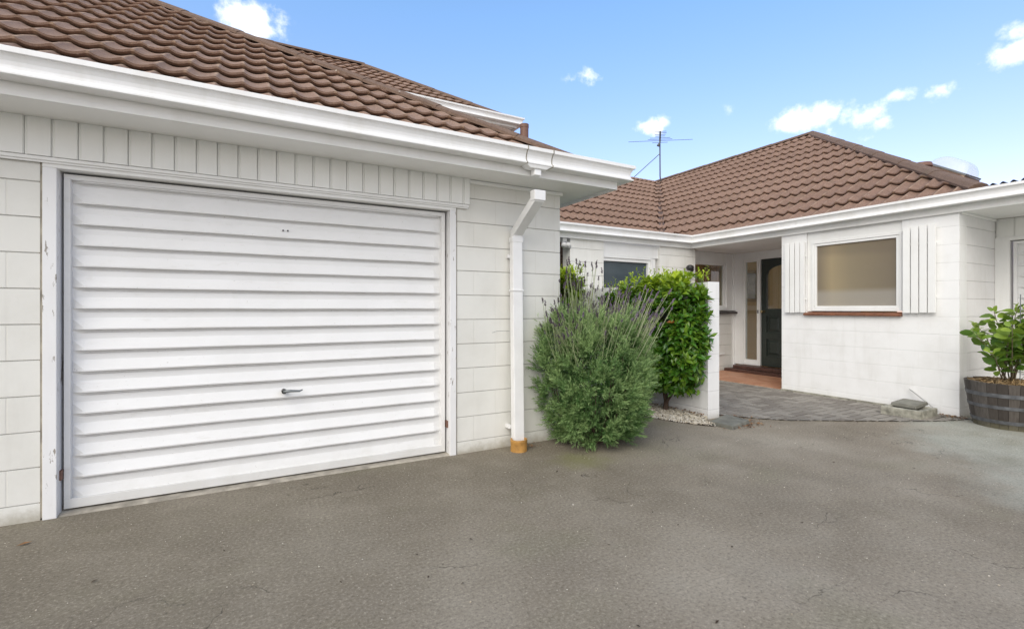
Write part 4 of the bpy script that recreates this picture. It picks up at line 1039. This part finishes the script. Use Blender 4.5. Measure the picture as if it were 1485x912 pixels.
for i in range(330):
    a = rng.uniform(0, 6.28); r = .50*math.sqrt(rng.random()); zz = rng.uniform(.82, 1.08)-.20*r
    p = Vector((LC[0]+r*math.cos(a), LC[1]+r*math.sin(a), zz))
    side = p.x*AX[0]+p.y*AY[0]-(LC[0]*AX[0]+LC[1]*AY[0])
    if p.x < XR+.05 and p.y > YG-.08: continue
    d = Vector((math.cos(a)*r*.7, math.sin(a)*r*.7, 1))+VR*.20+Vector(tuple(rng.normal(0, .10, 3)))
    tip = p+d.normalized()*.3
    if tip.x < XR+.02 and tip.y > YG-.02: continue
    stalk(p, d, rng.uniform(.20, .42), rng.uniform(.025, .055), float(np.clip(.35+side*.9+rng.normal(0, .2), .05, 1)))
for i in range(34):   # the sparse tall dark spikes on the left
    p = Vector((LC[0]-.16+rng.normal(0, .10), LC[1]-.05+rng.normal(0, .10), 1.0)); d = Vector((rng.normal(-.10, .16), rng.normal(-.02, .10), 1))
    if p.x < XR+.03: d.y = min(d.y, -.03)
    stalk(p, d, rng.uniform(.36, .60), rng.uniform(.035, .06), float(rng.uniform(0, .25)))
for i in range(26):
    p = Vector((LC[0]-.38+rng.normal(0, .06), LC[1]-.22+rng.normal(0, .06), rng.uniform(.7, 1.0))); d = Vector((-.45+rng.normal(0, .2), -.1+rng.normal(0, .08), .8))
    stalk(p, d, rng.uniform(.16, .34), rng.uniform(.03, .05), float(rng.uniform(0, .3)))
mbs.build('flower_stalks', M['lavstem'], lav); mbfl.build('flower_spikes', M['lavflower'], lav)

# ---- hedge shrub against the screen wall
def hedge(name, label, box, n, seed, trunk, young_top=.25, leaf=(.066, .104), stems=40):
    root = thing(name, (trunk[0], trunk[1], 0), label, 'shrub')
    x0, x1, y0, y1, z0, z1 = box
    P = np.stack([rng.uniform(x0, x1, n), rng.uniform(y0, y1, n), rng.uniform(z0, z1, n)], 1)
    c = np.array([(x0+x1)/2, (y0+y1)/2, (z0+z1)/2]); h = np.array([(x1-x0)/2, (y1-y0)/2, (z1-z0)/2])
    q = (P-c)/h; m = np.max(np.abs(q), axis=1)
    r = (np.abs(q)**4.5).sum(1)**(1/4.5)
    if y1-y0 > 1: r = r + np.clip((P[:, 1]-4.15)/.8, 0, 1)*np.clip((P[:, 2]-1.25)/.3, 0, 1)*.22*(1+.8*clumpy(P, 9, 77))
    cl = clumpy(P, 13, seed); cl2 = clumpy(P, 34, seed+1)
    lim = .93+.09*cl+.05*cl2
    keep = (r < lim) & (r > .55+.0*cl) & ((cl+cl2*.6) > -.62)
    if x1 > 4.33:   # nothing inside the masonry
        keep &= ~((P[:, 0] > 4.30) & (P[:, 2] < 1.49) & (P[:, 1] > 3.47))
    keep &= ~((P[:, 1] > YL-.04))
    P = P[keep]; q = q[keep]; cl = cl[keep]
    o = q/np.linalg.norm(q, axis=1, keepdims=True)
    D = o*.7+np.array([0, 0, .25])+unit(len(P))*.9
    N = np.array([0, 0, 1])+o*.8+unit(len(P))*.5
    top = np.clip((P[:, 2]-(z1-young_top))/young_top, 0, 1)
    y = np.clip(top*.95*rng.uniform(.4, 1.25, len(P))+np.where(rng.random(len(P)) < .35, .30, 0)*np.clip(r[keep]-.5, 0, 1)+.06, 0, 1)
    L_ = rng.uniform(leaf[0], leaf[1], len(P))
    mb = MB(); leaves(mb, P, D, N, L_, L_*.46, y, rng.random(len(P)), stations=((.3, .9), (.65, .8)), fold=.3, curve=.25)
    # sprouting tips along the top
    k = 70; tp = np.stack([rng.uniform(x0+.05, x1-.05, k), rng.uniform(y0+.05, y1-.05, k), z1-.05+rng.uniform(-.03, .03, k)], 1)
    if y1-y0 > 1: tp[:, 2] -= np.clip((tp[:, 1]-4.15)/.8, 0, 1)*.11
    for i in range(k):
        nn = 7; t = np.linspace(0, 1, nn)[:, None]; lean = np.array([rng.normal(0, .25), rng.normal(0, .25), 1]); base = tp[i]+t*lean*rng.uniform(.05, .12)
        qd = unit(nn); qd[:, 2] = np.abs(qd[:, 2])+.5
        leaves(mb, base, qd, np.tile([0, 0, 1.], (nn, 1))+unit(nn)*.4, rng.uniform(.03, .05, nn), rng.uniform(.013, .02, nn), rng.uniform(.75, 1, nn), rng.random(nn)*.9, stations=((.3, .9), (.65, .8)))
    mb.build('foliage', M['hedge'], root)
    mt = MB()
    mt.tube([(trunk[0], trunk[1], -.01), (trunk[0]+.01, trunk[1]-.01, .12), (trunk[0], trunk[1]+.02, .32), (trunk[0]-.02, trunk[1]+.05, .6)], [.035, .027, .024, .018], 8)
    mt.tube([(trunk[0], trunk[1]-.01, .10), (trunk[0]-.0, trunk[1]-.10, .22), (trunk[0]+.0, trunk[1]-.2, .36)], [.018, .015, .01], 7)
    for i in range(stems):
        a = Vector((trunk[0]+rng.normal(0, .02), trunk[1]+rng.normal(0, .03), rng.uniform(.25, .6))); b = Vector((rng.uniform(x0+.06, min(x1, 4.28)), rng.uniform(y0+.05, y1-.05), rng.uniform(z0+.1, z1-.08)))
        mid = a.lerp(b, .5)+Vector((0, 0, .05)); mt.tube([a, mid, b], [.008, .006, .003], 5)
    mt.build('trunk', M['bark'], root)
    return root
hedge('hedge_shrub', 'dense glossy dark green shrub with lime new growth against the screen wall', (3.93, 4.39, 3.43, 4.90, .25, 1.56), 32000, 11, (4.20, 3.97), stems=46)
hedge('hedge_shrub', 'small yellow-green shrub peeping out between the garage corner and the lavender', (3.66, 4.02, 5.15, 5.72, .5, 1.70), 9000, 21, (3.95, 5.45), young_top=.5, stems=14)

# ---- planter barrel
BC = (6.76, 1.81, 0)
br = thing('barrel_planter', BC, 'weathered oak half-barrel planter with metal hoops at the far garage door', 'planter')
def bprof(z): return .268+.072*(z/.45)**.8
mb = MB(); NSt = 26
for i in range(NSt):
    t0 = 2*math.pi*i/NSt+.004; t1 = 2*math.pi*(i+1)/NSt-.004; zt = .452+random.uniform(-.004, .004)
    n = len(mb.v); lv = [0, .12, .24, .36, zt]
    dr = random.uniform(-.0015, .0015)
    for z in lv:
        for r_, t in ((bprof(z)+dr, t0), (bprof(z)+dr, (t0+t1)/2), (bprof(z)+dr, t1), (bprof(z)-.024, t1), (bprof(z)-.024, t0)):
            mb.v.append((BC[0]+r_*math.cos(t), BC[1]+r_*math.sin(t), z))
    for j in range(len(lv)-1):
        for k in range(5): a = n+j*5+k; b = n+j*5+(k+1) % 5; mb.f.append((a, b, b+5, a+5))
    mb.f.append(tuple(n+k for k in range(5))[::-1]); e = n+5*(len(lv)-1); mb.f.append(tuple(e+k for k in range(5)))
mb.build('staves', M['oak'], br)
for z0, z1 in ((.315, .352), (.20, .232), (.055, .088)):
    m_ = MB(); m_.lathe(BC, [(bprof(z0)-.004, z0), (bprof(z0)+.0045, z0), (bprof(z1)+.0045, z1), (bprof(z1)-.004, z1)], 64); o = m_.build('hoop', M['hoop'], br)
mb = MB(); mb.lathe(BC, [(.30, .30), (.305, .395), (.15, .41), (.01, .415)], 32); mb.build('soil', M['soil'], br)
mb = MB()
for i in range(1500):
    a = rng.uniform(0, 6.28); r = .305*math.sqrt(rng.random()); p = Vector((BC[0]+r*math.cos(a), BC[1]+r*math.sin(a), .405+rng.uniform(0, .05)+.025*(1-r/.3)))
    t = rng.uniform(0, 6.28); d = Vector((math.cos(t), math.sin(t), rng.normal(0, .35)))*rng.uniform(.015, .045)
    w = Vector((-math.sin(t), math.cos(t), rng.normal(0, .5))).normalized()*rng.uniform(.0015, .004)
    mb.poly([p-d-w, p+d-w*.6, p+d+w*.6, p-d+w])
mb.build('mulch', M['straw'], br, kind='stuff')
pl = thing('potted_shrub', (6.76, 1.81, .41), 'young broad-leaved shrub with upright stems growing in the oak barrel', 'shrub')
ms = MB(); ml = MB(); 
for i in range(17):
    a = rng.uniform(0, 6.28); r1 = rng.uniform(.08, .36); h = rng.uniform(.25, .80) if i > 5 else rng.uniform(.6, .84)
    if i == 0: a = 2.75; r1 = .46; h = .56
    if i == 1: a = 3.1; r1 = .42; h = .36
    if i == 2: a = 3.5; r1 = .40; h = .62
    p0 = Vector((BC[0]+rng.normal(0, .03), BC[1]+rng.normal(0, .03), .40)); p3 = Vector((BC[0]+r1*math.cos(a), BC[1]+r1*math.sin(a)*.85, .40+h))
    if p3.y > 2.12: p3.y = 2.12
    p1 = p0.lerp(p3, .35)+Vector((0, 0, .06*h)); p2 = p0.lerp(p3, .7)+Vector((0, 0, .05))
    ms.tube([p0, p1, p2, p3], [.006, .005, .004, .0025], 6)
    pts = [p0, p1, p2, p3]; n = int(9+h*22)
    ts = np.linspace(.30, 1.0, n); base = []; dd = []
    for j, t in enumerate(ts):
        s = t*3; k = min(2, int(s)); q = pts[k].lerp(pts[k+1], s-k); base.append(tuple(q)); ang = j*2.4+a
        dd.append((math.cos(ang), math.sin(ang), rng.uniform(.0, .6)+(.6 if t > .93 else 0)))
    base = np.array(base); dd = np.array(dd); base = base+dd*.012
    sz = rng.uniform(.075, .125, n)*(1-.25*(ts > .95))
    leaves(ml, base, dd, np.tile([0, 0, .55], (n, 1))+unit(n)*.75, sz, sz*.62, np.clip(rng.uniform(.05, .5, n)+.5*(ts > .85)*rng.random(n), 0, 1), rng.random(n)*.98, stations=((.12, .55), (.35, 1.0), (.62, .98), (.87, .55)), fold=.22, curve=.22)
ms.build('stems', M['cane'], pl, smooth=True); ml.build('foliage', M['potleaf'], pl, smooth=True)
mb = MB(); mb.tube([(6.74, 1.73, .40), (6.735, 1.725, 1.33)], .004, 6); st = mb.build('garden_stake', M['galv']); tag(st, 'thin grey garden stake standing in the barrel planter', 'stake')

# ---- gully surround with lid
gu = thing('drain_surround', (6.43, 2.5, 0), 'mossy concrete gully surround with a loose lid against the white wall', 'drain')
mb = MB(); gx0, gx1, gy0, gy1 = 6.245, 6.66, 2.35, 2.72
mb.box(gx0, gx0+.055, gy0, gy1, -.01, .098); mb.box(gx0+.056, gx1, gy0, gy0+.055, -.01, .094); mb.box(gx0+.056, gx1, gy1-.055, gy1, -.01, .096); mb.box(gx1-.05, gx1-.001, gy0+.056, gy1-.056, -.01, .094); mb.build('kerb', M['mosscon'], gu, bev=.010)
mb = MB(); mb.hexa([(6.385, 2.44, .088), (6.70, 2.45, .104), (6.71, 2.69, .106), (6.395, 2.685, .090), (6.39, 2.445, .128), (6.695, 2.455, .142), (6.705, 2.685, .144), (6.40, 2.68, .130)]); mb.build('lid', M['lidcon'], gu, bev=.006)
mb = MB(); mb.hexa([(6.60, 2.25, .004), (6.63, 2.27, .004), (6.790, 2.66, .24), (6.765, 2.64, .25), (6.595, 2.255, .012), (6.625, 2.275, .012), (6.785, 2.665, .246), (6.760, 2.645, .256)])
o = mb.build('plastic_strip', M['pvc']); tag(o, 'thin white plastic strip leaning on the wall beside the gully surround', 'strip')

# ---- slab by the screen wall
mb = MB(); mb.hexa([(4.13, 3.31, -.01), (4.15, 3.05, -.01), (4.54, 3.14, -.01), (4.56, 3.44, -.01), (4.135, 3.305, .040), (4.155, 3.06, .038), (4.535, 3.15, .042), (4.55, 3.43, .044)])
o = mb.build('stone_slab', M['slate'], bev=.006); tag(o, 'flat dark stone slab at the foot of the screen wall end', 'slab')

# ---- white gravel strip
def inpoly(x, y, pg):
    c = False; j = len(pg)-1
    for i in range(len(pg)):
        if (pg[i][1] > y) != (pg[j][1] > y) and x < (pg[j][0]-pg[i][0])*(y-pg[i][1])/(pg[j][1]-pg[i][1])+pg[i][0]: c = not c
        j = i
    return c
gpoly = [(3.86, 5.2), (3.84, 3.98), (3.87, 3.74), (3.93, 3.52), (4.03, 3.34), (4.12, 3.22), (4.14, 3.38), (4.33, 3.485), (4.33, 5.2)]
mb = MB()
ico = [(0,0,1),(.89,0,.45),(.28,.85,.45),(-.72,.53,.45),(-.72,-.53,.45),(.28,-.85,.45),(.72,.53,-.45),(-.28,.85,-.45),(-.89,0,-.45),(-.28,-.85,-.45),(.72,-.53,-.45),(0,0,-1)]
icf = [(0,1,2),(0,2,3),(0,3,4),(0,4,5),(0,5,1),(1,6,2),(2,7,3),(3,8,4),(4,9,5),(5,10,1),(6,7,2),(7,8,3),(8,9,4),(9,10,5),(10,6,1),(11,7,6),(11,8,7),(11,9,8),(11,10,9),(11,6,10)]
def pebble(mb, x, y, z, s):
    n = len(mb.v); a = rng.uniform(0, 6.28); sx, sy, sz = s*rng.uniform(.8, 1.3), s*rng.uniform(.6, 1), s*rng.uniform(.45, .8)
    for (p, q, r) in ico:
        p *= sx; q *= sy; r *= sz; mb.v.append((x+p*math.cos(a)-q*math.sin(a), y+p*math.sin(a)+q*math.cos(a), z+r))
    mb.f += [tuple(n+i for i in f) for f in icf]
cnt = 0
while cnt < 3600:
    x = rng.uniform(3.82, 4.34); y = rng.uniform(3.2, 5.2)
    if y > 4.5 and rng.random() < .6: continue
    if inpoly(x, y, gpoly): pebble(mb, x, y, .006+.03*min(1, (x-3.84)/.3)*rng.random(), rng.uniform(.007, .014)); cnt += 1
o = mb.build('white_gravel', M['pebble'], kind='stuff'); tag(o, 'strip of small white pebbles along the foot of the screen wall', 'gravel')
for (x, y) in ((3.62, 3.42), (3.75, 3.20), (4.9, 3.9), (6.0, 2.75), (5.2, 3.4)):
    pass
mb = MB(); mb.poly([(x, y, .003) for x, y in gpoly]); mb.build('gravel_bed', M['soil'], kind='structure')

# loose stray pebbles and dry leaves
def litter(mb, x, y, z, s, rot=None):
    t = rng.uniform(0, 6.28) if rot is None else rot; d = Vector((math.cos(t), math.sin(t), rng.normal(0, .2)))*s; w = Vector((-math.sin(t), math.cos(t), rng.normal(0, .25)))*s*.38
    p = Vector((x, y, z)); n = len(mb.v); mb.v += [tuple(p-d), tuple(p-w+Vector((0, 0, s*.15))), tuple(p), tuple(p+w+Vector((0, 0, s*.2))), tuple(p+d+Vector((0, 0, s*.1)))]
    mb.f += [(n, n+1, n+2), (n, n+2, n+3), (n+1, n+4, n+2), (n+2, n+4, n+3)]
mb = MB()
for i in range(190):
    x = rng.normal(4.42, .13); y = rng.normal(3.10, .055)
    if rng.random() < .45: x = 4.62+rng.normal(0, .06); y = 3.28+rng.normal(0, .10)
    litter(mb, x, y, .006+rng.random()*.012, rng.uniform(.008, .022))
for i in range(120): litter(mb, 6.72+rng.normal(0, .05), 2.22+rng.normal(0, .06), .006+rng.random()*.015, rng.uniform(.008, .02))
for i in range(40): litter(mb, rng.normal(2.13, .05), rng.normal(3.52, .03), .005+rng.random()*.01, rng.uniform(.006, .014))
for i in range(80): litter(mb, 4.28+rng.normal(0, .03), rng.uniform(3.5, 4.2), .045+rng.random()*.012, rng.uniform(.01, .025))
o = mb.build('leaf_litter', M['litter'], kind='stuff'); tag(o, 'scatter of small dry brown leaves beside walls and drain', 'leaf litter')
mb = MB(); litter(mb, -.986, 3.288, .006, .030, .2); o = mb.build('fallen_leaf', M['litter']); tag(o, 'single orange-brown fallen leaf on the asphalt near the left jamb', 'leaf')
mb = MB()
for i in range(900):
    x = rng.uniform(-1.2, 6.4); y = rng.uniform(.6, 3.5)
    if x < 2.4 and y > 3.5: continue
    pebble(mb, x, y, .002, rng.uniform(.0012, .0030)*(1.5 if rng.random() < .06 else 1))
o = mb.build('loose_grit', M['pebble'], kind='stuff'); tag(o, 'tiny pale stone chips scattered over the asphalt', 'grit')
mb = MB()
for i in range(60): litter(mb, rng.uniform(-1, 6), rng.uniform(.7, 3.2), .004, rng.uniform(.006, .014))
o = mb.build('blown_leaves', M['soil'], kind='stuff'); tag(o, 'few tiny dark leaf scraps blown across the asphalt', 'leaf litter')

# ================================================================== ANTENNA
an = thing('tv_antenna', (10.38, 10.0, 4.8), 'thin grey television antenna on a braced mast above the rear ridge', 'antenna')
mb = MB(); mb.tube([(10.48, 10.02, 4.80), (10.40, 10.0, 4.90), (10.385, 10.0, 5.0), (10.375, 10.0, 6.10)], .020, 8); mb.build('mast', M['antenna'], an, smooth=True)
def at(px, py, fdist): d = ray(px, py); return Vector((0, 0, H))+d*fdist
tip = at(957.5, 191, 13.3); tail = at(957, 207.5, 14.2)
mb = MB(); mb.tube([tip, tail], .022, 6); mb.tube([at(956, 209, 13.75), at(954, 212, 13.75)], .04, 6); mb.build('boom', M['antenna'], an)
bd = (tail-tip).normalized(); sdv = Vector((AX[0], AY[0], 0)); sdv = (sdv-bd*sdv.dot(bd)).normalized()+Vector((0, 0, -.06))
for t, l in ((0, .16), (.12, .17), (.26, .15), (.4, .13), (.55, .28), (.68, .34), (.80, .9), (.97, .22)):
    c = tip.lerp(tail, t); m_ = MB(); m_.tube([c-sdv*l, c+sdv*l], .007, 5); m_.build('element', M['antenna'], an)
mb = MB(); mb.tube([at(957, 223, 13.8), at(919.5, 257, 14.0)], .011, 5); mb.build('brace', M['antenna'], an)

# ---- separate meshes whose pieces are things of their own
SPLIT = {'door_jamb', 'pier_wall', 'jamb_seal', 'gutter_joint', 'pipe_socket', 'pipe_clip', 'pivot_bracket', 'screw', 'batten', 'interior_partition', 'porch_panel', 'scotia', 'head_panel', 'rear_wall'}
for o in [o for o in bpy.data.objects if o.type == 'MESH' and o.name.split('.')[0] in SPLIT]:
    bm = bmesh.new(); bm.from_mesh(o.data); bm.verts.ensure_lookup_table(); seen = set(); parts = []
    for v in bm.verts:
        if v.index in seen: continue
        st = [v]; grp = []; seen.add(v.index)
        while st:
            w = st.pop(); grp.append(w.index)
            for e in w.link_edges:
                x = e.other_vert(w)
                if x.index not in seen: seen.add(x.index); st.append(x)
        parts.append(set(grp))
    if len(parts) > 1:
        for k, gset in enumerate(parts):
            b2 = bm.copy(); b2.verts.ensure_lookup_table()
            bmesh.ops.delete(b2, geom=[v for v in b2.verts if v.index not in gset], context='VERTS')
            me = o.data if k == 0 else bpy.data.meshes.new(o.name.split('.')[0])
            if k == 0: me.clear_geometry()
            b2.to_mesh(me); b2.free()
            if k:
                me.materials.append(o.data.materials[0]); c = o.copy(); c.data = me; C.objects.link(c)
    bm.free()
